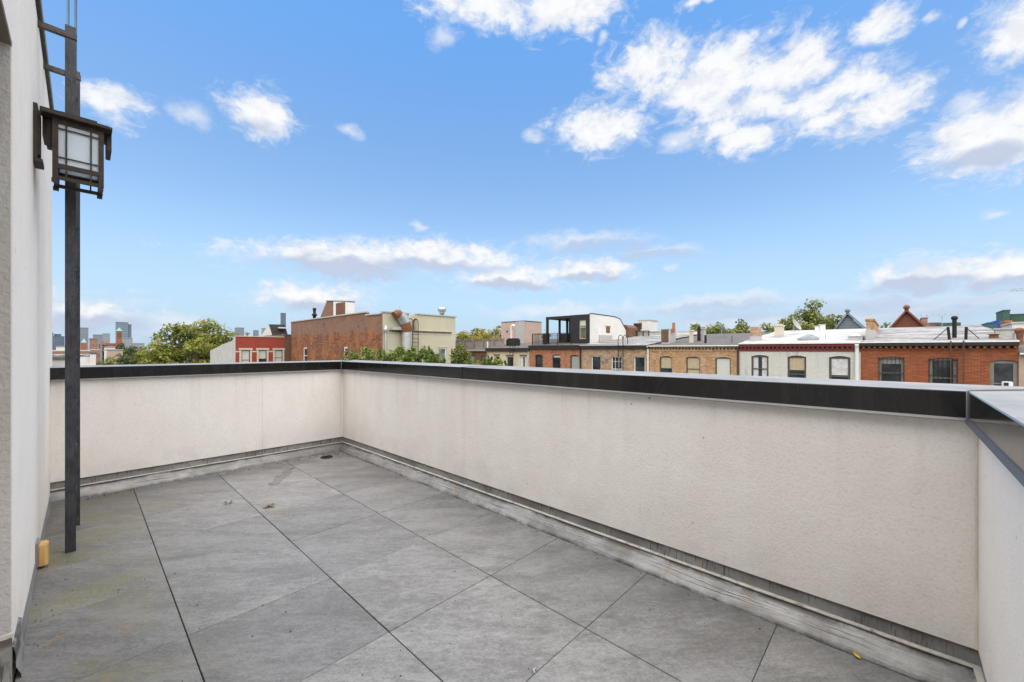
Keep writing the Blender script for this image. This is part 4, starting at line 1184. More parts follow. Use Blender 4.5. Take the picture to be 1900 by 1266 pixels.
def bulkheads():
    # pink bulkhead on the cream house
    X = 36.0; mp = mpX(X); y0, y1 = yX(973, X), yX(930, X); zt = zX(965, 597, X); xr = onY(1005, 600, y0).x
    root = thing('roof_bulkhead', 'pink beige bulkhead with a grey block strip on the cream house', 'bulkhead', (X+1, (y0+y1)/2, zX(950, 645, X)), 'stair bulkheads on the row houses')
    mb = MB(); mb.box(X, xr, y0, y1, zX(950,650,X)-.6, zt); mb.build('wall', 'wall_pink', root)
    mb = MB(); ys = yX(957.5, X); mb.box(X-.03, X-.002, y0-.02, ys, zX(965,645,X)-.3, zt+.04); mb.build('block_strip', 'brick_grey', root)
    mb = MB(); mb.box(X-.05, xr+.05, y0-.05, y1+.04, zt+.042, zt+.1); mb.build('roof', 'roof_dark', root)
    p = onX(941.5, 615, X-.01); mb = MB(); mb.tube([(X-.12, p.y, p.z), (X-.003, p.y, p.z)], .09, 10); mb.build('vent', 'iron', root)
    # black tank
    b = boxX(939, 955, 630, 646, 31.5, .9); mb = MB(); mb.box(b[0], b[1], b[2], b[3], b[4]-.2, b[5]); mb.box(b[0]+.1, b[1]-.1, b[2]+.1, b[3]-.1, b[5], b[5]+.12)
    lift('black_water_tank', 'black cabinet in front of the pink bulkhead', 'cabinet', mb, 'plastic_black', None, .02)
    # white bulkhead further back on the tan house
    X = 46; y0, y1 = yX(1205, X), yX(1184, X); zt = zX(1205, 595, X); xr = onY(1220, 596, y0).x
    root = thing('roof_bulkhead', 'white bulkhead with a narrow dark door behind the white side wall', 'bulkhead', (X+1, (y0+y1)/2, zX(1200, 625, X)), 'stair bulkheads on the row houses')
    mb = MB(); mb.box(X, xr, y0, y1, -6, zt); mb.build('wall', 'wall_white', root)
    mb = MB(); mb.box(X-.06, xr+.06, y0-.06, y1+.06, zt+.003, zt+.12); mb.build('roof', 'wall_grey', root)
    mb = MB(); d0, d1 = yX(1191, X), yX(1186, X); mb.box(X-.03, X-.002, d0, d1, zX(1188,611,X), zX(1188,599,X)); mb.build('door', 'frame_dark', root)
    b = boxX(1176, 1183, 600, 613, 44, .8); mb = MB()
    mb.lathe((b[0]+.4, (b[2]+b[3])/2, b[4]-1.2), [(.4,0),(.4,b[5]-b[4]+1.1),(.44,b[5]-b[4]+1.12),(.44,b[5]-b[4]+1.2)], 14)
    lift('round_vent', 'brown and white round flue beside the white bulkhead', 'flue', mb, 'trim_brown')
    # old brick bulkhead against the raked wall
    b = boxX(1155, 1166, 603, 640, 37.5, 2); mb = MB()
    mb.prism([(b[0], b[2], b[4]-.6), (b[0], b[3], b[4]-.6), (b[0], b[3], b[5]), (b[0], b[2]+.35, b[5]), (b[0], b[2], b[5]-.3)], (2, 0, 0))
    lift('brick_stack', 'old brown brick stack behind the raked white wall', 'chimney stack', mb, 'brick_brown')
    # low grey parapet and iron fence in front of it
    b = boxX(1172, 1226, 617, 633, 40.5, .3); mb = MB(); mb.box(b[0], b[1], b[2], b[3], b[4]-.8, b[5]); mb.box(b[0]-.05, b[1]+.05, b[2], b[3], b[5]+.002, b[5]+.1, 1)
    lift('roof_parapet', 'low grey parapet behind the iron fence on the silver roof', 'parapet', mb, ['wall_grey', 'galv'])
    X = 39.0; y0, y1 = yX(1204, X), yX(1172, X); z0 = zX(1190, 633, X)-.2; z1 = zX(1190, 614, X)
    root = thing('roof_fence', 'short open iron fence beside the white penthouse wall', 'fence', (X, (y0+y1)/2, z0))
    mb = MB(); mb.box(X-.03, X+.03, y0, y1, z1-.07, z1); mb.box(X-.02, X+.02, y0, y1, z0+.2, z0+.25); mb.build('rail', 'iron', root)
    for k in range(4):
        y = y0+(y1-y0)*k/3; mb = MB(); mb.box(X-.04, X+.04, y-.04, y+.04, z0, z1-.002); mb.build('post', 'iron', root)
    mb = MB(); n = 16
    for k in range(n): y = y0+(y1-y0)*(k+.5)/n; mb.box(X-.01, X+.01, y-.012, y+.012, z0+.25, z1-.07)
    mb.build('balusters', 'iron', root)
    # low white back wall on the felt roof
    b = boxX(1256, 1302, 616, 634, 40.4, .4); mb = MB(); mb.box(b[0], b[1], b[2], b[3], b[4]-.5, b[5]); mb.box(b[0]-.04, b[1]+.04, b[2], b[3], b[5]+.002, b[5]+.07, 1)
    lift('roof_parapet', 'low white parapet between the stacks at the back of the felt roof', 'parapet', mb, ['wall_white', 'galv'])
bulkheads()

def deck_fence():
    X = 31.0; y0, y1 = yX(936, X), yX(846, X); z0 = zX(890, 649, X)-.3; z1 = zX(890, 630, X)
    root = thing('deck_fence', 'weathered board fence round the roof deck of the vine covered house', 'fence', (X, (y0+y1)/2, z0))
    mb = MB(); n = int((y1-y0)/.12); rng = random.Random(5)
    for k in range(n):
        y = y0+(y1-y0)*k/n; mb.box(X, X+.02, y+.006, y+(y1-y0)/n-.006, z0+.05, z1-.02+rng.uniform(-.02,.02))
    mb.build('boards', 'wood_fence', root)
    mb = MB(); mb.box(X-.06, X-.002, y0, y1, z1-.12, z1-.05); mb.box(X-.06, X-.002, y0, y1, z0+.2, z0+.28); mb.box(X-.08, X+.1, y0, y1, z1+.022, z1+.06); mb.build('rail', 'wood_fence', root)
    for k in range(6):
        y = y0+(y1-y0)*k/5; mb = MB(); mb.box(X-.13, X-.062, y-.05, y+.05, z0, z1); mb.build('post', 'wood_fence', root)
deck_fence()

# ------------------------------------------------------------------ corner building, red house
def corner_building():
    XC = 19.2; Yc = yX(710, XC); Ye = yX(540, XC)
    xr = onY(845, 600, Yc).x
    root = thing('corner_building', 'tall corner building with bare brick flank and beige painted front', 'building', (XC+3, (Yc+Ye)/2, GZ))
    zc = zX(710, 581, XC); zstep = zX(678, 578.5, XC); ye1 = yX(680, XC); ye2 = yX(540, XC); zfar = zX(540, 597, XC)
    zst0 = zX(679, 584, XC)
    # brick flank with two narrow windows
    mp = mpX(XC); ops = []
    for px0, px1, py0, py1 in ((562, 569.5, 644, 672), (637, 645, 643, 672)):
        ops.append((yX(px1, XC), yX(px0, XC), zX(px0, py1, XC)-.3, zX(px0, py0, XC)))
    zl = min(zfar, zst0, zc) - .12
    mb = MB(); facade(mb, mp, Yc+.004, Ye, GZ, zl, ops, .15)
    mb.quad((XC, Yc+.004, zl), (XC, ye1, zl), (XC, ye1, zst0-.1), (XC, Yc+.004, zc-.1))
    mb.quad((XC, ye1, zl), (XC, Ye, zl), (XC, Ye, zfar-.1), (XC, ye1, zstep-.1))
    mb.quad((XC, Ye, GZ), (xr, Ye, GZ), (xr, Ye, zfar-.1), (XC, Ye, zfar-.1))
    mb.quad((XC, ye1, zst0-.1), (XC+.3, ye1, zst0-.1), (XC+.3, ye1, zstep-.1), (XC, ye1, zstep-.1))
    mb.build('brick_flank', 'brick_old', root)
    for o in ops: window(root, mp, *o, 'trim_white', .15, .16, .5)
    # upper, greyer band of brick
    # beige front
    mf = mpY(Yc); xa = XC
    zT = lambda px, py: onY(px, py, Yc).z
    x1, x2, x3 = onY(759, 0, Yc).x, onY(773, 0, Yc).x, xr
    w0, w1 = onY(811, 0, Yc).x, onY(829, 0, Yc).x
    ww = (w0+.12, w1-.02, zT(820, 676)-.6, zT(820, 645))
    zl = zT(766, 613)
    mb = MB(); facade(mb, mf, xa, xr, GZ, zl, [ww], .15)
    for a, b, z in ((xa, x1, zT(735, 581.5)), (x2, x3, zT(810, 586.5))):
        mb.quad(mf(a, zl, 0), mf(b, zl, 0), mf(b, z, 0), mf(a, z, 0))
        mb.quad(mf(b, zl, 0), mf(b, zl, 1.2), mf(b, z, 1.2), mf(b, z, 0))
        if a > xa + .1: mb.quad(mf(a, zl, 0), mf(a, zl, 1.2), mf(a, z, 1.2), mf(a, z, 0))
    mb.quad((xr, Yc, GZ), (xr, Ye, GZ), (xr, Ye, zT(845, 588)), (xr, Yc, zT(845, 588)))
    mb.build('front_wall', 'paint_beige', root)
    window(root, mf, *ww, 'trim_white', .15, .12, .42, pane='pane_green', head='trim_stone')
    # copings
    mb = MB()
    za, zb_ = zT(735, 581.5), zT(810, 586.5)
    mb.box(xa-.08, x1+.05, Yc-.1, Yc+.3, za+.002, za+.12); mb.box(x2-.05, x3+.1, Yc-.1, Yc+.3, zb_+.002, zb_+.12)
    def slope_box(y0, y1, z0, z1):
        mb.prism([(XC-.1, y0, z0-.1), (XC-.1, y1, z1-.1), (XC-.1, y1, z1+.02), (XC-.1, y0, z0+.02)], (.4, 0, 0))
    slope_box(Yc+.302, ye1+.1, zc, zst0); slope_box(ye1-.05, Ye+.1, zstep, zfar)
    mb.build('coping', 'wall_grey', root)
    # flat roof
    rf = MB(); rf.quad((XC+.01, Yc+.3, zT(766,613)), (xr-.01, Yc+.3, zT(766,613)), (xr-.01, Ye-.01, zfar-.6), (XC+.01, Ye-.01, zfar-.6)); rf.build('roof', 'roof_silver', root)
    # dentil course
    mb = MB(); z1 = zT(805, 615.5); z0 = zT(805, 618.5); xs, xe = onY(722, 0, Yc).x, onY(838, 0, Yc).x
    n = int((xe-xs)/.24)
    for k in range(n): x = xs+(xe-xs)*k/n; mb.mbox(mf, x, x+.13, z0, z1, -.07, -.001)
    mb.mbox(mf, xs, xe, z1+.002, z1+.07, -.1, -.001, 1); mb.mbox(mf, xs, xe, z0-.16, z0-.1, -.03, -.001, 1)
    mb.build('dentil_course', ['trim_brown', 'paint_beige'], root)
    # small grey ledge, conductor head and pipe
    mb = MB(); mb.mbox(mf, onY(725,0,Yc).x, onY(750,0,Yc).x, zT(737,613), zT(737,607), -.5, -.105); mb.build('ledge', 'wall_grey', root)
    p = onY(716, 612, Yc-.25); mb = MB()
    mb.lathe((p.x, p.y, p.z-.35), [(.07,0),(.2,.25),(.22,.5),(.12,.6),(.1,.75)], 10); mb.tube([(p.x, p.y, p.z-.3), (p.x, p.y, p.z-4)], .09, 8); mb.build('conductor_head', 'galv', root)
    # roof vent
    p = onY(820, 585, Yc+.8); r = .42; zt = onY(820, 570.5, Yc+.8).z
    v = MB(); h = zt-p.z; v.lathe((p.x, p.y, p.z-.3), [(r*.55,0),(r*.55,.3+h*.25),(r*.85,.3+h*.3),(r*.6,.3+h*.4),(r*.6,.3+h*.48),(r*1.05,.3+h*.5),(r*1.05,.3+h*.98),(r*.6,.3+h)], 18)
    lift('mushroom_vent', 'galvanised mushroom vent above the beige front', 'roof vent', v, 'galv')
    # big kitchen duct: straight riser, two bends, rusted ends
    dy = Yc-.55
    A = lambda px, py, y=dy: onY(px, py, y)
    root2 = thing('exhaust_duct', 'bent galvanised exhaust duct with rusty joints climbing the beige front', 'duct', A(755, 690))
    r1 = .50
    def seg(pts, rs, mat, name): mb = MB(); mb.tube(pts, rs, 14); mb.build(name, mat, root2)
    seg([A(755, 700), A(755, 616)], r1, 'galv', 'riser')
    seg([A(755, 616.3), A(754, 608), A(751.5, 599)], [r1*1.02, r1*1.04, r1*.98], 'rust', 'rusty_bend')
    seg([A(751.7, 600), A(747, 590), A(741, 584.5)], r1*.96, 'galv', 'elbow')
    seg([A(741.3, 584.8), A(736.5, 583.5), A(732.5, 586)], [r1*.93, r1*.9, r1*.8], 'rust', 'outlet')
    q = A(740, 577); mb = MB(); mb.prism([(q.x-.12, dy, q.z-.3), (q.x+.2, dy, q.z-.3), (q.x+.13, dy, q.z+.5)], (0,.03,0)); mb.build('flap', 'galv', root2)
    # ladder with hoops on the front
    xl0, xl1 = A(768, 0).x, A(778, 0).x; zt = A(773, 591).z; zm = A(773, 612).z
    ld = thing('wall_ladder', 'ladder with hooped handrails beside the exhaust duct', 'ladder', ((xl0+xl1)/2, dy, zm-4))
    for x in (xl0, xl1):
        pts = [(x, dy+.2, zm-4), (x, dy+.2, zt-.4)]
        for k in range(1, 7): t = math.pi*k/7; pts.append((x, dy+.2+.45-.45*math.cos(t), zt-.4+.4*math.sin(t)))
        pts.append((x, dy+1.1, zm)); mb = MB(); mb.tube(pts, .045, 6); mb.build('stringer', 'iron_brown', ld)
    for k in range(11): mb = MB(); z = zm-3.9+k*.38; mb.tube([(xl0, dy+.2, z), (xl1, dy+.2, z)], .025, 5); mb.build('rung', 'iron_brown', ld)
    # bulkhead on its roof: raked brick flank, white surround
    X = XC+1.2; y0, y1 = yX(652, X), yX(591, X)
    b0 = yX(619, X); zt = zX(628, 557, X); zbt = zX(620, 587, X)-1
    bk = thing('brick_bulkhead', 'brick bulkhead with raked side and white surround on the corner building', 'bulkhead', (X+1, (y0+y1)/2, zbt))
    ya = yX(591, X); yt = yX(606, X); mb = MB()
    mb.prism([(X, b0, zbt), (X, ya+.6, zbt), (X, yt, zX(606, 559.5, X)), (X, b0, zX(618, 558.8, X))], (.8, 0, 0)); mb.build('brick_side', 'brick_old', bk)
    yr = yX(645, X); zr_, zl_ = zX(645, 560, X), zX(618, 558.5, X)
    mb = MB(); mb.prism([(X-.03, yr, zbt), (X-.03, b0, zbt), (X-.03, b0, zl_), (X-.03, yr, zr_)], (.83, 0, 0)); mb.build('white_surround', 'wall_white', bk)
    mb = MB(); mb.box(X-.06, X-.032, yX(641, X), yX(624, X), zbt+.6, zX(632, 562, X)); mb.build('infill', 'brick_brown', bk)
    zq = zX(606, 559.2, X); mb = MB(); mb.prism([(X-.06, yr-.06, zr_+.004), (X-.06, yt+.03, zq+.004), (X-.06, yt+.03, zq+.09), (X-.06, yr-.06, zr_+.09)], (.92, 0, 0)); mb.build('roof', 'roof_dark', bk)
    # little chimney at the far end
    p = onX(583.5, 588, XC+1); mb = MB(); mb.lathe((p.x, p.y, p.z-.8), [(.2,0),(.2,.9),(.34,.95),(.3,1.15),(.18,1.2),(.18,1.7),(.26,1.75),(.2,1.9)], 10)
    lift('roof_flue', 'small dark flue pot at the far end of the brick flank roof', 'flue', mb, 'iron')
    return Ye
YE = corner_building()

def red_house():
    E = YE + .3
    mp = mpY(E); x0, x1 = onY(437, 0, E).x, onY(527, 0, E).x
    zt = onY(480, 625.5, E).z
    root = thing('red_house', 'red painted house with three stone framed windows beside the brick flank', 'house', ((x0+x1)/2, E+6, GZ))
    ops = []
    for a, b in ((448, 463.5), (480, 494.5), (510, 524)):
        ops.append((onY(a, 0, E).x, onY(b, 0, E).x, onY(456, 671, E).z-.6, onY(456, 649.5, E).z))
    mb = MB(); facade(mb, mp, x0, x1, GZ, zt, ops, .14); mb.build('front_wall', 'paint_red', root)
    mb = MB(); zf = onX(390, 641, x0).z; yf = onX(390, 641, x0).y
    mb.add([(x0-.003, E+.003, GZ), (x0-.003, yf, GZ), (x0-.003, yf, zf-.8), (x0-.003, E+(yf-E)*.45, zf+.1), (x0-.003, E+(yf-E)*.12, zf+.5), (x0-.003, E+.003, zt)], [(0,1,2,3,4,5)])
    mb.add([(x0-.003, yf, GZ), (x1, yf, GZ), (x1, yf, zf-.8), (x0-.003, yf, zf-.8)], [(0,1,2,3)]); mb.build('side_wall', 'wall_grey', root)
    mb = MB(); mb.quad((x0, E+.1, zt-.2), (x1+3, E+.1, zt-.2), (x1+3, yf, zf-.9), (x0, yf, zf-.9)); mb.build('roof', 'roof_silver', root)
    mb = MB(); mb.box(x0-.06, x1+.02, E-.08, E+.2, zt+.002, zt+.1); mb.build('coping', 'trim_stone', root)
    zb = onY(456, 651.5, E).z; mb = MB(); prev = x0
    for o in ops: mb.mbox(mp, prev+.002, o[0]-.23, zb-.16, zb, -.03, -.001); prev = o[1]+.23
    mb.mbox(mp, prev, x1, zb-.16, zb, -.03, -.001); mb.build('belt_course', 'trim_stone', root)
    for i, o in enumerate(ops):
        w = window(root, mp, *o, 'frame_black', .14, .06, .38 if i != 2 else .5, blind='blind', blind_frac=(.95, .55, .95)[i])
        s_ = MB(); s_.mbox(mp, o[0]-.22, o[0]-.004, o[2], o[3], -.05, -.001); s_.mbox(mp, o[1]+.004, o[1]+.22, o[2], o[3], -.05, -.001)
        s_.mbox(mp, o[0]-.3, o[1]+.3, o[3]+.004, o[3]+.22, -.09, -.001); s_.build('stone_surround', 'trim_stone', w)
    # brown neighbour squeezed in between
    a, b = x1+.005, onY(541, 0, E).x + 2; root = thing('brown_house', 'narrow strip of brown brick house between red house and brick flank', 'house', ((a+b)/2, E+5, GZ))
    z2 = onY(533, 622, E).z; mb = MB(); mb.box(a, b, E+.02, E+9, GZ, z2); mb.build('wall', 'brick_brown', root)
    mb = MB(); mb.box(a, b, E-.05, E+9, z2+.002, z2+.1); mb.build('roof', 'roof_dark', root)
    # gabled house behind: white gable end, charcoal roof with skylight
    Y2 = E + 14; g = lambda px, py: onY(px, py, Y2)
    root = thing('gabled_house', 'white house with steep charcoal roof rising behind the red house', 'house', (g(510, 0).x, Y2+3, GZ))
    A, B, Cc, D = g(499, 602), g(529, 602.5), g(538, 626), g(510, 626)
    mb = MB(); mb.add([A, B, Cc + Vector((0,0,-1)), D + Vector((0,0,-1))], [(0,1,2,3)]); mb.add([A+Vector((0,.3,0)), B+Vector((0,.3,0)), Cc+Vector((0,5,-1)), D+Vector((0,5,-1))], [(3,2,1,0)]); mb.build('roof', 'roof_slate', root)
    mb = MB(); L = g(490, 626); mb.add([A+Vector((-.02,.01,0)), D+Vector((-.02,.01,-1)), Vector((D.x,Y2,GZ)), Vector((L.x,Y2+2,GZ)), L+Vector((0,2,0))], [(0,1,2,3,4)]); mb.build('wall', 'wall_white', root)
    mb = MB(); s0, s1 = g(517, 609.5), g(527, 616.5); mb.box(s0.x, s1.x, Y2-.5, Y2-.02, s1.z+.3, s0.z); mb.box(s0.x-.1, s1.x+.1, Y2-.6, Y2-.02, s0.z+.002, s0.z+.15, 1); mb.build('skylight', ['iron', 'trim_white'], root)
red_house()

# ------------------------------------------------------------------ things beyond the row
def gable_house(label, px0, px1, pxa, pya, pyb, X, mat):
    y1, y0 = yX(px0, X), yX(px1, X); ya = yX(pxa, X); za = zX(pxa, pya, X); zb = zX(pxa, pyb, X)
    root = thing('gabled_house', label, 'house', (X+4, ya, GZ), 'gabled houses across the far street')
    mb = MB(); mb.add([(X, y0, GZ), (X, y1, GZ), (X, y1, zb), (X, ya, za), (X, y0, zb)], [(0,1,2,3,4)])
    for k in range(5):
        u = .15 + k*.16; mb.box(X-.03, X-.001, y0+(ya-y0)*u+.12, y1+(ya-y1)*u-.12, zb+(za-zb)*u, zb+(za-zb)*u+.06)
    mb.quad((X, y0, GZ), (X+8, y0, GZ), (X+8, y0, zb), (X, y0, zb)); mb.quad((X, y1, GZ), (X+8, y1, GZ), (X+8, y1, zb), (X, y1, zb)); mb.build('wall', mat, root)
    rf = MB(); t = .22
    for ys, s_ in ((y0, -1), (y1, 1)):
        e = Vector((X-.3, ys + s_*.35, zb - .3*(za-zb)/abs(ya-ys)*1.15)); a = Vector((X-.3, ya, za+.08))
        rf.prism([e, a, a+Vector((0,0,t)), e+Vector((0,0,t))], (8.3, 0, 0))
    rf.build('roof', mat, root)
    f = MB(); f.lathe((X-.2, ya, za+.12), [(.12,0),(.16,.06),(.13,.18),(.22,.22),(.23,.36),(.15,.48),(.04,.54)], 10); f.build('finial', mat, root)
gable_house('blue grey gable with a ball finial behind the white roof', 1550, 1604, 1573, 585, 612, 52, 'gable_blue')
gable_house('brown red gable with a ball finial behind the silver roof', 1653, 1715, 1682, 580, 609, 50, 'gable_red')

def block(name, label, cat, px0, px1, pyt, X, th, mat, roofm='wall_grey', cap=.15, group=None, base=GZ, axis='X', extra=None):
    """plain building volume: front face on the plane X (or Y) between two sight lines"""
    if axis == 'X':
        a1, a0 = yX(px0, X), yX(px1, X); zt = zX((px0+px1)/2, pyt, X); b = (X, X+th, a0, a1)
    else:
        a0, a1 = onY(px0, 0, X).x, onY(px1, 0, X).x; zt = onY((px0+px1)/2, pyt, X).z; b = (a0, a1, X, X+th)
    root = thing(name, label, cat, ((b[0]+b[1])/2, (b[2]+b[3])/2, base), group)
    mb = MB(); mb.box(*b, base, zt-cap); mb.build('wall', mat, root)
    e = cap*.4; mb = MB(); mb.box(b[0]-e, b[1]+e, b[2]-e, b[3]+e, zt-cap+.004, zt); mb.build('roof', roofm, root)
    return root, b, zt
FG = 'distant buildings beyond the rooftops'
block('brick_building', 'long pinkish brick building behind the brown gable', 'building', 1700, 1744, 599, 75, 12, 'far_brown', 'far_brown', group=FG)
block('water_tower_block', 'brown stair tower above the pinkish brick building', 'tower', 1710, 1721, 589, 80, 5, 'far_brown', 'far_brown', group=FG)
block('white_building', 'white walled building behind the vent pipe on the silver roof', 'building', 1746, 1779, 599, 55, 8, 'wall_white', 'green_clad', .3, group=FG)
block('green_roof_building', 'long building with dark green eaves behind the silver roof', 'building', 1779, 1840, 604, 60, 8, 'wall_white', 'green_clad', .3, group=FG)
block('green_building', 'tall dark green clad building at the right horizon', 'building', 1862, 1874, 575, 90, 6, 'green_clad', 'green_clad', group=FG)
block('green_building', 'lower dark green wing running off the right edge', 'building', 1874.3, 1925, 582, 92, 10, 'green_clad', 'green_clad', group=FG)
block('blue_building', 'low blue building left of the green tower', 'building', 1834, 1851, 598, 85, 6, 'blue_clad', 'blue_clad', group=FG)
block('blue_building', 'higher blue box touching the green tower', 'building', 1851.2, 1861, 594, 86, 6, 'blue_clad', 'blue_clad', group=FG)
block('orange_shed', 'orange sheet metal shed before the green tower', 'shed', 1866, 1877, 595, 65, 3, 'orange_clad', 'orange_clad', group=FG)
block('grey_gabled_shed', 'pale grey roof shed at the right edge behind the silver roof', 'shed', 1878, 1925, 597, 48, 4, 'wall_white', 'wall_grey', group=FG)

# skyline at the left: planes facing us, far away
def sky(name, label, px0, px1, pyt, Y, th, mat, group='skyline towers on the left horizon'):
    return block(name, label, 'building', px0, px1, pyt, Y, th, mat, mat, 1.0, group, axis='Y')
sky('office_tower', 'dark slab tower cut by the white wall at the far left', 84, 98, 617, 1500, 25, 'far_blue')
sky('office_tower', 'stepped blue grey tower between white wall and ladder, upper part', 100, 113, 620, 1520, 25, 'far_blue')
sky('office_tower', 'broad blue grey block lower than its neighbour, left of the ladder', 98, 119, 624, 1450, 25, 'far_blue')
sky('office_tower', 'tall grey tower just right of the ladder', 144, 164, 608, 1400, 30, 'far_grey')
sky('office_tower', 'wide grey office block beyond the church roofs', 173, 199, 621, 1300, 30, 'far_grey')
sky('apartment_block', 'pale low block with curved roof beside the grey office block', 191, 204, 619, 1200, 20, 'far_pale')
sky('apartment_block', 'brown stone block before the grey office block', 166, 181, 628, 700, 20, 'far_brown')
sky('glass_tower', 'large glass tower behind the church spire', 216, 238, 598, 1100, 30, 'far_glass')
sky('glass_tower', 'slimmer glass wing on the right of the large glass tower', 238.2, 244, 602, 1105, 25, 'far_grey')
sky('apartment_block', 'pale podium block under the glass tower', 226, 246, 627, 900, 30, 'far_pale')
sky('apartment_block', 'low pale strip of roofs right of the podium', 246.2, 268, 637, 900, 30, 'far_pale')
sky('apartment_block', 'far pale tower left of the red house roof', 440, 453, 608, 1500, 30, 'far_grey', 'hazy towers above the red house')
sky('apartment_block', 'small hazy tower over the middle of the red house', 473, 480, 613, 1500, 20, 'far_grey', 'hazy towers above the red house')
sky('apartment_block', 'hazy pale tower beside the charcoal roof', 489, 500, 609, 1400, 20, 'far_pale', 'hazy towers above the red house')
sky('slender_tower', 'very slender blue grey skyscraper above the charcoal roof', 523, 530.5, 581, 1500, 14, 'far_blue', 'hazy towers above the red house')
def church():
    Y = 420; g = lambda px, py: onY(px, py, Y)
    root = thing('church', 'brick church with square tower and green copper spire before the glass tower', 'church', (g(200,0).x, Y, GZ))
    a, b = g(216, 0).x, g(226.5, 0).x; zt = g(220, 614.5).z; w = b-a
    mb = MB(); mb.box(a, b, Y, Y+w, GZ, zt)
    mb.box(g(185,0).x, a-.05, Y+3, Y+14, GZ, g(200, 637).z); mb.build('wall', 'far_red', root)
    mb = MB(); cx = (a+b)/2; zt2 = g(220, 607.5).z; e = .3
    mb.add([(a-e,Y-e,zt+.01),(b+e,Y-e,zt+.01),(b+e,Y+w+e,zt+.01),(a-e,Y+w+e,zt+.01),(cx,Y+w/2,zt2)], [(0,1,4),(1,2,4),(2,3,4),(3,0,4),(3,2,1,0)]); mb.build('spire', 'copper', root)
    mb = MB(); l, r = g(181,0).x, g(198,0).x; mb.prism([(l, Y+1, g(0,640).z), (r, Y+1, g(0,640).z), ((l+r)/2, Y+1, g(0,631).z)], (0, 12, 0))
    l, r = g(166,0).x, g(181,0).x; mb.prism([(l, Y+2, g(0,640).z), (r, Y+2, g(0,640).z), ((l+r)/2, Y+2, g(0,633).z)], (0, 12, 0)); mb.build('roof', 'far_brown', root)
    for k in range(2):
        mb = MB(); x = a + w*(.2+.36*k); mb.box(x, x+w*.2, Y-.1, Y-.01, zt-5, zt-1.5); mb.build('belfry_opening', 'frame_dark', root)
    root = thing('small_spire', 'small brick turret with green spire just right of the ladder', 'turret', (g(155,0).x, Y-40, GZ))
    h = lambda px, py: onY(px, py, Y-40); a, b = h(150,0).x, h(161,0).x; zt = h(155, 636).z
    mb = MB(); mb.box(a, b, Y-40, Y-36, GZ, zt); mb.build('wall', 'far_red', root)
    mb = MB(); mb.add([(a,Y-40,zt+.01),(b,Y-40,zt+.01),(b,Y-36,zt+.01),(a,Y-36,zt+.01),((a+b)/2,Y-38,h(155,628).z)], [(0,1,4),(1,2,4),(2,3,4),(3,0,4),(3,2,1,0)]); mb.build('spire', 'copper', root)
church()
LG = 'low rooftops past the far parapet'
block('warehouse', 'long white walled warehouse just above the far parapet by the ladder', 'warehouse', 60, 167, 659, 95, 14, 'wall_white', 'roof_silver', .25, LG, axis='Y')
block('white_house', 'white house end with dark openings at the end of the warehouse', 'house', 167.3, 178, 654, 93, 6, 'wall_white', 'roof_dark', .25, LG, axis='Y')
block('brick_block', 'brown brick terrace roofs behind the white warehouse', 'building', 60, 166, 650, 150, 14, 'far_brown', 'trim_stone', .3, LG, axis='Y')
block('brick_block', 'brown brick house with pale eaves right of the terrace roofs', 'building', 170, 188, 648, 170, 14, 'far_brown', 'trim_stone', .3, LG, axis='Y')
block('cream_house', 'cream house with flat roof among the dark trees', 'house', 196, 214, 643, 210, 14, 'wall_white', 'far_pale', .4, LG, axis='Y')
block('cream_house', 'pale pink low house below the cream house', 'house', 200, 228, 648, 190, 12, 'wall_pink', 'far_pale', .4, LG, axis='Y')
block('cream_house', 'small white house left of the ladder over the brick roofs', 'house', 104, 122, 642, 230, 12, 'wall_white', 'far_pale', .4, LG, axis='Y')
block('dark_shed', 'dark flat shed roof before the warehouse, left of the ladder', 'shed', 60, 121, 662, 80, 8, 'wall_grey', 'roof_dark', .4, LG, axis='Y')
def truck_pole():
    Y = 110; b = onY(188, 668, Y); t = onY(188, 641, Y); mb = MB(); mb.tube([(b.x, Y, GZ), (t.x, Y, t.z)], .16, 8); mb.box(b.x-1, b.x+1, Y-.08, Y+.08, t.z-1, t.z-.85)
    lift('utility_pole', 'wooden utility pole rising among the dark trees', 'utility pole', mb, 'wood_fence')
truck_pole()

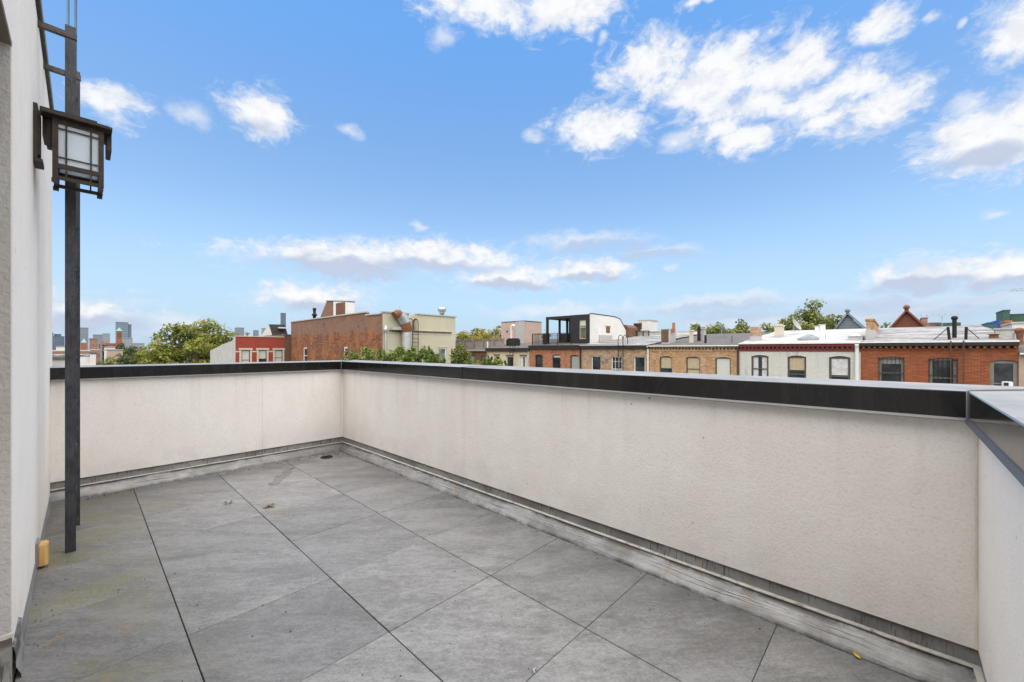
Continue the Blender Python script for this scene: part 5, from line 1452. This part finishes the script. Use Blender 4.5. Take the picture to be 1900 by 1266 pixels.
# ------------------------------------------------------------------ trees
def crown_points(rng, blobs, n, jitter=.12, inner=.45):
    P = np.empty((n,3)); N = np.empty((n,3)); T = np.empty(n)
    w = np.array([b[3]**2 for b in blobs]); w = w/w.sum()
    idx = rng.choice(len(blobs), n, p=w)
    B = np.array([b[:4] for b in blobs]); tone_b = rng.uniform(-.16, .16, len(blobs))
    d = rng.normal(size=(n,3)); d /= np.linalg.norm(d, axis=1)[:,None]
    r = (inner + (1-inner)*rng.random(n)**.5) * (1 + rng.normal(size=n)*jitter)
    P[:] = B[idx,:3] + d*(r*B[idx,3])[:,None]*np.array([1,1,.85])
    return P, d, idx, tone_b[idx], r
def leaf_mesh(name, P, D, tone, size, rng, mat, parent):
    n = len(P)
    nrm = D*.5 + rng.normal(size=(n,3))*.6 + np.array([0,0,.35]); nrm /= np.linalg.norm(nrm, axis=1)[:,None]
    t = np.cross(nrm, rng.normal(size=(n,3))); t /= np.linalg.norm(t, axis=1)[:,None]
    b = np.cross(nrm, t)
    s = (size*rng.uniform(.6, 1.35, n))[:,None]
    V = np.empty((n,4,3))
    V[:,0] = P - t*s; V[:,1] = P + b*s*.55 + nrm*s*.12; V[:,2] = P + t*s; V[:,3] = P - b*s*.55 + nrm*s*.12
    me = bpy.data.meshes.new(name)
    me.vertices.add(n*4); me.vertices.foreach_set('co', V.reshape(-1))
    me.loops.add(n*4); me.loops.foreach_set('vertex_index', np.arange(n*4, dtype=np.int32))
    me.polygons.add(n); me.polygons.foreach_set('loop_start', np.arange(0, n*4, 4, dtype=np.int32)); me.polygons.foreach_set('loop_total', np.full(n, 4, dtype=np.int32))
    me.update(calc_edges=True)
    a = me.attributes.new('tone', 'FLOAT', 'FACE'); a.data.foreach_set('value', np.clip(tone, 0, 1).astype(np.float32))
    me.materials.append(M[mat])
    o = bpy.data.objects.new(name, me); COL.objects.link(o); attach(o, parent)
    return o
def tree(label, px, pytop, wpx, D, mat, seed, dens=1.0, leaf=.22, airy=False, group=None, ch=None, name='tree', cat='tree', base=GZ, flat=1.0):
    rng = np.random.default_rng(seed)
    top = atD(px, pytop, D); w = wpx*D/FPX
    rad = w/2; chh = ch or max(5.0, w*.95)
    root = thing(name, label, cat, (top.x, top.y, base), group)
    cz = top.z - chh*.5
    blobs = []; nb = 16 if not airy else 24
    for k in range(nb):
        d = rng.normal(size=3); d /= np.linalg.norm(d); u = rng.random()**.4
        br = rad*rng.uniform(.26, .42) if not airy else rad*rng.uniform(.17, .30)
        c = np.array([top.x, top.y, cz]) + d*u*np.array([rad-br*.9, rad-br*.9, (chh/2-br*.75)])
        c[2] = min(c[2], top.z - br*.85)
        blobs.append((c[0], c[1], c[2], br))
    blobs.append((top.x, top.y, top.z-rad*.25, rad*.26)); 
    area = sum(b[3]**2 for b in blobs); n = int(min(26000, area*4.2/(leaf*leaf)*dens*(.55 if airy else 1)))
    P, d, idx, tb, r = crown_points(rng, blobs, n, .14 if not airy else .22)
    rel = (P[:,2]-cz)/(chh)
    tone = .45 + tb + rng.normal(size=n)*.17 + d[:,2]*.15 + (r-.8)*.25  # random tone, plus painted light: paler clump tops, darker insides
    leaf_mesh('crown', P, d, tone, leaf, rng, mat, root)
    mb = MB(); r0 = max(.14, rad*.06)
    mb.tube([(top.x, top.y, base), (top.x+.1*rad, top.y, base+(cz-base)*.5), (top.x, top.y+.05*rad, cz-chh*.2), (top.x, top.y, top.z-chh*.25)], [r0*1.3, r0, r0*.8, r0*.3], 8)
    for b in blobs[::2]:
        s0 = Vector((top.x, top.y, cz-chh*.35*rng.random())); e = Vector(b[:3]); mid = (s0+e)/2 + Vector((0,0,-.06*rad))
        mb.tube([s0, mid, e], [r0*.5, r0*.32, r0*.12], 5, caps=False)
    mb.build('trunk', 'bark', root)
    return root
TG = 'trees among the rooftops'
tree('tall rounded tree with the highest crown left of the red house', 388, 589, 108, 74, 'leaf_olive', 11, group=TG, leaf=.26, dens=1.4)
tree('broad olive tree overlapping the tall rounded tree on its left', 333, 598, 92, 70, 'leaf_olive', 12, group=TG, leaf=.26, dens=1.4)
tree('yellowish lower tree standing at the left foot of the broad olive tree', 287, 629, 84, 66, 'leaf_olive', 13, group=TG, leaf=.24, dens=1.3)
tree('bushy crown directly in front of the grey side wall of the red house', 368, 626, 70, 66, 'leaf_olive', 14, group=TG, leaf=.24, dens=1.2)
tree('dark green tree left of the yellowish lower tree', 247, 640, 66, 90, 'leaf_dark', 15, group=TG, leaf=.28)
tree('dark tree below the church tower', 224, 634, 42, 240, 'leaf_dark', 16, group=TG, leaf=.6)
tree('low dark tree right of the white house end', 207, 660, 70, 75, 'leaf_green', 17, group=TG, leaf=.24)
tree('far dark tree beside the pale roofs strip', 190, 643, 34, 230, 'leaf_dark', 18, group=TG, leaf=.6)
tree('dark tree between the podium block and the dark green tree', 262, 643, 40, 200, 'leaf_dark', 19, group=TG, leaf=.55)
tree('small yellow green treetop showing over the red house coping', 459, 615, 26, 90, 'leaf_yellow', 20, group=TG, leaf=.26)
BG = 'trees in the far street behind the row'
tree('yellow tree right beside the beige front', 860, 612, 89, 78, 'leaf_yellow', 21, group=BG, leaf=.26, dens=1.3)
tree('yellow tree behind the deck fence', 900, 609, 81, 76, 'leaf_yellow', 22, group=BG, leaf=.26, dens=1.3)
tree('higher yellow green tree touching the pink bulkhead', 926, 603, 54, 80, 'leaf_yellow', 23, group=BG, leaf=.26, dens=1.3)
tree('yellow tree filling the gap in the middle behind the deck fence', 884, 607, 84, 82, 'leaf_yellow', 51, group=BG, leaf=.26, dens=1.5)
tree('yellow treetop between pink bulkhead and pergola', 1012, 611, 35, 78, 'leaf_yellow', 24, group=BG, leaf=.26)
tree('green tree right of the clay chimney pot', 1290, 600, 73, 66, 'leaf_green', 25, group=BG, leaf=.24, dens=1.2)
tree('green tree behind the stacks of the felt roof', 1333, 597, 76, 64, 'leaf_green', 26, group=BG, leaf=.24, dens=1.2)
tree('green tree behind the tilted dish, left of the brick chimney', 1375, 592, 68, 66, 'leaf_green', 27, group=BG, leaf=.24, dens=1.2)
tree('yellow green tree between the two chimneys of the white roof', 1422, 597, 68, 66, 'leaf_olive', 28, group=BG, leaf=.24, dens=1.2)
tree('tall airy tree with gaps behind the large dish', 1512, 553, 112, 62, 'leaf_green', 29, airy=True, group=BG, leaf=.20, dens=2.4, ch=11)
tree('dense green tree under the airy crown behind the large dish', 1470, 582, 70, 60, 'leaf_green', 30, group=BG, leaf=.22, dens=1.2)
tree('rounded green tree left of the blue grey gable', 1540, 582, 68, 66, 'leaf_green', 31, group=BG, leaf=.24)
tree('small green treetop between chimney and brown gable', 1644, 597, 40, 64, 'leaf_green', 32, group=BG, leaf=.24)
tree('thin strip of green behind the long pinkish building', 1738, 604, 32, 62, 'leaf_green', 33, group=BG, leaf=.22)
YG = 'plants climbing above the parapet from the yards'
def yard_plant(label, px, pytop, wpx, D, seed, leaf, ch, mat='leaf_fresh', n=26, name='shrub', per=60):
    """leafy shoots: stems with big leaves set along them"""
    rng = np.random.default_rng(seed); top = atD(px, pytop, D); w = wpx*D/FPX
    root = thing(name, label, 'shrub' if name == 'shrub' else 'vine', (top.x, top.y, GZ), YG)
    P = []; Dd = []; T = []; mb = MB()
    right = Vector((CY, -SY, 0)); fwd = Vector((SY, CY, 0))
    for k in range(n):
        u = rng.uniform(-.5, .5); v = rng.uniform(-.35, .35)
        hgt = 1 - .55*abs(u)**1.2*2*.5 - rng.random()**1.5*.45
        e = top + right*float(u*w) + fwd*float(v*w*.8); e.z = top.z - ch*(1-hgt)
        s0 = Vector((e.x + rng.normal()*.3, e.y + rng.normal()*.3, top.z-ch*1.5)); m1 = (s0+e)/2 + Vector((rng.normal()*.2, rng.normal()*.2, 0))
        mb.tube([s0, m1, e], [.03, .02, .006], 5, caps=False)
        tb = rng.uniform(-.15, .15)
        for q in range(per):
            t = rng.random()**.7; p = s0*(1-t)**2 + m1*2*t*(1-t) + e*t*t
            off = rng.normal(size=3)*np.array([.22,.22,.12])*(1.25-t)*ch*.35
            P.append(np.array(p)+off); Dd.append(off/(np.linalg.norm(off)+1e-6)*.5 + np.array([0,0,.6])); T.append(.45+tb+rng.normal()*.2+.15*(t-.5))
    mb.tube([(top.x, top.y, GZ), (top.x, top.y, top.z-ch*1.4)], [.12,.08], 7)
    mb.build('stem', 'bark', root)
    leaf_mesh('foliage', np.array(P), np.array(Dd), np.array(T), leaf, rng, mat, root)
yard_plant('leafy green shrub tip left of the duct, against the brick flank', 690, 642, 85, 24, 41, .13, 1.5, n=30)
yard_plant('leafy green shrub in front of the exhaust duct riser', 735, 641, 70, 24, 42, .13, 1.5, n=28)
yard_plant('leafy green shrub at the foot of the hooped ladder', 782, 640, 66, 24, 43, .13, 1.5, n=28)
yard_plant('small leafy tip in front of the beige front window', 808, 653, 34, 24, 44, .12, 1.0, n=10)
yard_plant('vine sprawling over the left corner of the brown brick house', 857, 633, 40, 36, 45, .15, 3.0, mat='leaf_green', n=30, name='vine', per=70)
yard_plant('green shrub before the brown brick house windows', 883, 664, 50, 34, 46, .14, 1.2, n=16)
yard_plant('green shrub at the left end of the cream brick house', 908, 659, 44, 34, 47, .14, 1.3, n=20)
yard_plant('low green shrub under the hooked ladder of the cream house', 930, 666, 30, 34, 48, .13, 1.0, n=12)

# ------------------------------------------------------------------ sky, sun, camera
SUN_EL = R(75)
sun_dir = Vector((-.5, -.5, 0)).normalized()          # horizontal direction towards the sun
def make_world():
    w = bpy.data.worlds.new('World'); scene.world = w; w.use_nodes = True
    nt = NT(w.node_tree)
    for n in list(w.node_tree.nodes): w.node_tree.nodes.remove(n)
    out = nt.n('ShaderNodeOutputWorld'); bg = nt.n('ShaderNodeBackground'); bg.inputs['Strength'].default_value = .1
    nt.l(bg.outputs[0], out.inputs[0])
    st = nt.n('ShaderNodeTexSky'); st.sky_type = 'NISHITA'; st.sun_disc = False
    st.sun_elevation = SUN_EL; st.sun_rotation = math.atan2(sun_dir.x, sun_dir.y)
    st.air_density = 1.0; st.dust_density = .6; st.ozone_density = 1.2
    tc = nt.n('ShaderNodeTexCoord'); d = tc.outputs['Generated']
    sp = nt.n('ShaderNodeSeparateXYZ'); nt.l(d, sp.inputs[0]); dx, dy, dz = sp.outputs
    # compass bearing (from the terrace diagonal) and elevation
    fw = nt.m('ADD', nt.m('MULTIPLY', dx, SY), nt.m('MULTIPLY', dy, CY))
    rt = nt.m('SUBTRACT', nt.m('MULTIPLY', dx, CY), nt.m('MULTIPLY', dy, SY))
    az = nt.m('ARCTAN2', rt, fw); el = nt.m('ARCSINE', dz)
    nz = nt.n('ShaderNodeTexNoise'); nt.l(nt.scale(d, (1, 1, 1.5)), nz.inputs['Vector']); nz.inputs['Scale'].default_value = 7; nz.inputs['Detail'].default_value = 3
    wv = nt.vm('SUBTRACT', nz.outputs[1], (.5,.5,.5)).outputs[0]
    ae = nt.n('ShaderNodeCombineXYZ'); nt.l(az, ae.inputs[0]); nt.l(el, ae.inputs[1])
    nz2 = nt.n('ShaderNodeTexNoise'); nt.l(nt.scale(d, (1, 1, 1.3)), nz2.inputs['Vector']); nz2.inputs['Scale'].default_value = 24; nz2.inputs['Detail'].default_value = 4
    wv2 = nt.vm('SUBTRACT', nz2.outputs[1], (.5,.5,.5)).outputs[0]
    av = nt.vm('ADD', ae.outputs[0], nt.vm('ADD', nt.scale(wv, (.055, .035, 0)), nt.scale(wv2, (.05, .04, 0))).outputs[0]).outputs[0]
    def ell(px, py, rx, ry):
        a = (px-950)/FPX; A = math.atan(a); E = math.atan((HOR-py)/FPX*math.cos(A))
        ra = abs(math.atan((px+rx-950)/FPX) - math.atan((px-rx-950)/FPX))/2
        re = abs(math.atan((HOR-py+ry)/FPX*math.cos(A)) - math.atan((HOR-py-ry)/FPX*math.cos(A)))/2
        return A, E, ra, re
    def field(lst):
        cur = None
        for px, py, rx, ry, s_ in lst:
            A, E, ra, re = ell(px, py, rx, ry)
            mp = nt.n('ShaderNodeMapping'); mp.vector_type = 'TEXTURE'; nt.l(av, mp.inputs['Vector'])
            mp.inputs['Location'].default_value = (A, E, 0); mp.inputs['Scale'].default_value = (ra, re, 1)
            ln = nt.vm('LENGTH', mp.outputs[0]).outputs['Value']
            v = nt.m('MULTIPLY_ADD', ln, -s_, s_)
            cur = v if cur is None else nt.m('MAXIMUM', cur, v)
        return cur
    clouds = [(213,192,70,42,1.0),(485,212,66,42,1.0),(362,212,50,26,.55),
        (900,8,120,50,1.0),(1050,14,120,52,1.0),(820,62,30,26,.6),(1290,4,40,12,.8),(1122,75,16,12,.6),
        (1205,125,90,60,1.0),(1330,150,125,75,1.0),(1455,135,110,68,1.0),(1580,160,85,46,.9),(1625,205,100,48,1.0),(1400,195,150,48,1.0),(1265,165,90,40,.9),(1500,190,110,40,.9),(1330,240,70,26,.8),(1540,215,70,30,.8),
        (1110,238,92,48,1.0),(1388,258,78,38,.95),(1270,258,50,26,.55),(990,255,24,15,.5),
        (1633,50,58,42,1.0),(1870,62,76,66,1.1),(1725,38,22,14,.5),(1778,42,14,12,.5),
        (1840,262,140,76,1.1),(1910,215,70,50,1.0),(1790,200,50,26,.6),
        (640,482,190,36,1.0),(800,474,170,32,1.0),(560,478,90,22,.9),
        (940,518,110,24,1.0),(1080,503,92,24,1.0),
        (1090,452,140,24,.62),(1215,470,110,17,.6),(1250,497,18,8,.5),
        (1720,512,150,36,1.0),(1860,500,120,40,1.1),
        (590,555,112,32,.9),(640,570,60,24,.7),
        (165,582,130,40,.8),(290,600,110,26,.7),(60,560,80,40,.7),
        (1350,565,330,20,.6),(1040,577,160,16,.55),(1700,568,300,34,.7),(1500,590,400,26,.6),
        (1843,396,34,12,.7),(420,448,26,9,.6),(646,240,22,20,.45),(780,415,24,9,.3)]
    faint = [c for c in clouds if c[4] < .72]; mask = field([c for c in clouds if c[4] >= .72])
    fmask = field([c[:4] + (1.0,) for c in faint])
    fb = nt.noise(nt.scale(d, (1, 1, 1.6)), 11.0, 10, .66, .25)
    fb3 = nt.noise(nt.scale(d, (1, 1, 1.35)), 26.0, 8, .62, .35)
    fluff = nt.m('MULTIPLY_ADD', fb3, .45, nt.m('MULTIPLY', fb, .55))
    dens = nt.m('ADD', nt.m('MULTIPLY', mask, 1.15), nt.m('MULTIPLY', nt.m('SUBTRACT', fluff, .452), 4.2))
    a1 = nt.ss(dens, -.02, .85)
    densf = nt.m('ADD', fmask, nt.m('MULTIPLY', nt.m('SUBTRACT', fb, .46), 2.4))
    a1f = nt.m('MULTIPLY', nt.ss(nt.m('ADD', densf, nt.m('MULTIPLY', nt.ss(fmask, -.5, -.15, -1.0, 0.0), 2.0)), -.1, 1.1), .72)
    a1 = nt.m('MAXIMUM', a1, a1f)
    # unseen cloud deck added overhead and behind the terrace, brightened as neutral fill
    gen = nt.noise(nt.scale(d, (1, 1, 1.6)), 2.3, 8, .6, .2)
    side = nt.m('MAXIMUM', nt.ss(nt.m('ABSOLUTE', az), 1.0, 1.35), nt.ss(el, .80, 1.0))
    a2 = nt.m('MULTIPLY', nt.m('MULTIPLY', nt.ss(gen, .36, .54), side), nt.ss(el, .0, .12))
    alpha = nt.m('MAXIMUM', a1, a2)
    # flat grey undersides of the lower clouds
    greys = [(640,503,190,26,1.0),(800,494,140,18,.8),(945,533,100,16,1.0),(1090,517,80,12,.9),(1120,462,130,16,.9),(1215,476,110,12,1.0),
        (1700,530,140,22,1.0),(1860,530,110,20,.9),(600,575,110,22,.9),(180,600,140,28,.9),(1830,292,120,26,.8),(1400,580,420,24,.7),(470,232,60,14,.4),(1800,590,300,30,.7)]
    gm = nt.ss(nt.m('ADD', field(greys), nt.m('MULTIPLY', nt.m('SUBTRACT', fb, .48), .9)), -.12, .5)
    fb2 = nt.noise(nt.vm('ADD', nt.scale(d, (1, 1, 1.6)), (-.012, -.012, .035)).outputs[0], 11.0, 6, .62, .25)
    shd = nt.m('MULTIPLY', nt.ss(nt.m('SUBTRACT', fb2, fb), -.03, .14), .55)
    core = nt.ss(dens, .35, 1.25)
    white = nt.mix(core, (8.6, 8.9, 9.6, 1), (10.0, 10.0, 10.0, 1))
    cc = nt.mix(shd, white, (7.3, 7.75, 8.7, 1))
    cc = nt.mix(nt.m('MULTIPLY', gm, .85), cc, (5.0, 5.8, 7.6, 1))
    cc = nt.mix(nt.m('MULTIPLY', a2, nt.ss(a1, .5, .1)), cc, (13.0, 12.6, 12.0, 1))
    wisp = nt.noise(nt.scale(d, (1, 1, 2.2)), 18.0, 8, .7, .8)
    halo = nt.m('MULTIPLY', nt.ss(nt.m('ADD', nt.m('MULTIPLY', mask, 1.0), nt.m('MULTIPLY', nt.m('SUBTRACT', wisp, .40), 3.6)), .05, 1.0), .5)
    alpha = nt.m('MAXIMUM', alpha, halo)
    # clean blue: tint of the physical sky
    base = nt.mix(1.0, st.outputs[0], nt.mix(nt.ss(el, .26, .74), SKY_LOW, SKY_HIGH), 'MULTIPLY')
    haze = nt.ss(el, .33, -.02)
    base = nt.mix(nt.m('MULTIPLY', haze, .92), base, (4.7, 6.4, 8.5, 1))
    col = nt.mix(nt.m('MULTIPLY', alpha, .97), base, cc)
    nt.l(col, bg.inputs['Color'])
    w.cycles.sampling_method = 'MANUAL'; w.cycles.sample_map_resolution = 512
SKY_LOW = (1.86, 2.04, 2.10, 1); SKY_HIGH = (1.5, 2.36, 2.85, 1)
make_world()

sl = bpy.data.lights.new('sun', 'SUN'); sl.energy = 5.0; sl.angle = R(120); sl.color = (1.0, .94, .875)
so = bpy.data.objects.new('sun', sl); COL.objects.link(so)
dv = Vector((sun_dir.x*math.cos(SUN_EL), sun_dir.y*math.cos(SUN_EL), math.sin(SUN_EL)))
so.rotation_euler = dv.to_track_quat('Z', 'Y').to_euler(); so.location = dv*50

cam = bpy.data.cameras.new('camera'); co = bpy.data.objects.new('camera', cam); COL.objects.link(co)
cam.sensor_width = 36; cam.lens = FPX/1900*36; cam.shift_y = (HOR-633)/1900; cam.clip_end = 9000; cam.clip_start = .02
co.location = (0, 0, CAMZ); co.rotation_euler = (R(90), 0, -YAW)
scene.camera = co

scene.view_settings.view_transform = 'Standard'; scene.view_settings.look = 'None'
scene.view_settings.exposure = 0; scene.view_settings.gamma = 1
scene.render.engine = 'CYCLES'
scene.cycles.use_denoising = True
scene.cycles.max_bounces = 6; scene.cycles.diffuse_bounces = 4; scene.cycles.transparent_max_bounces = 6
scene.cycles.caustics_reflective = False; scene.cycles.caustics_refractive = False
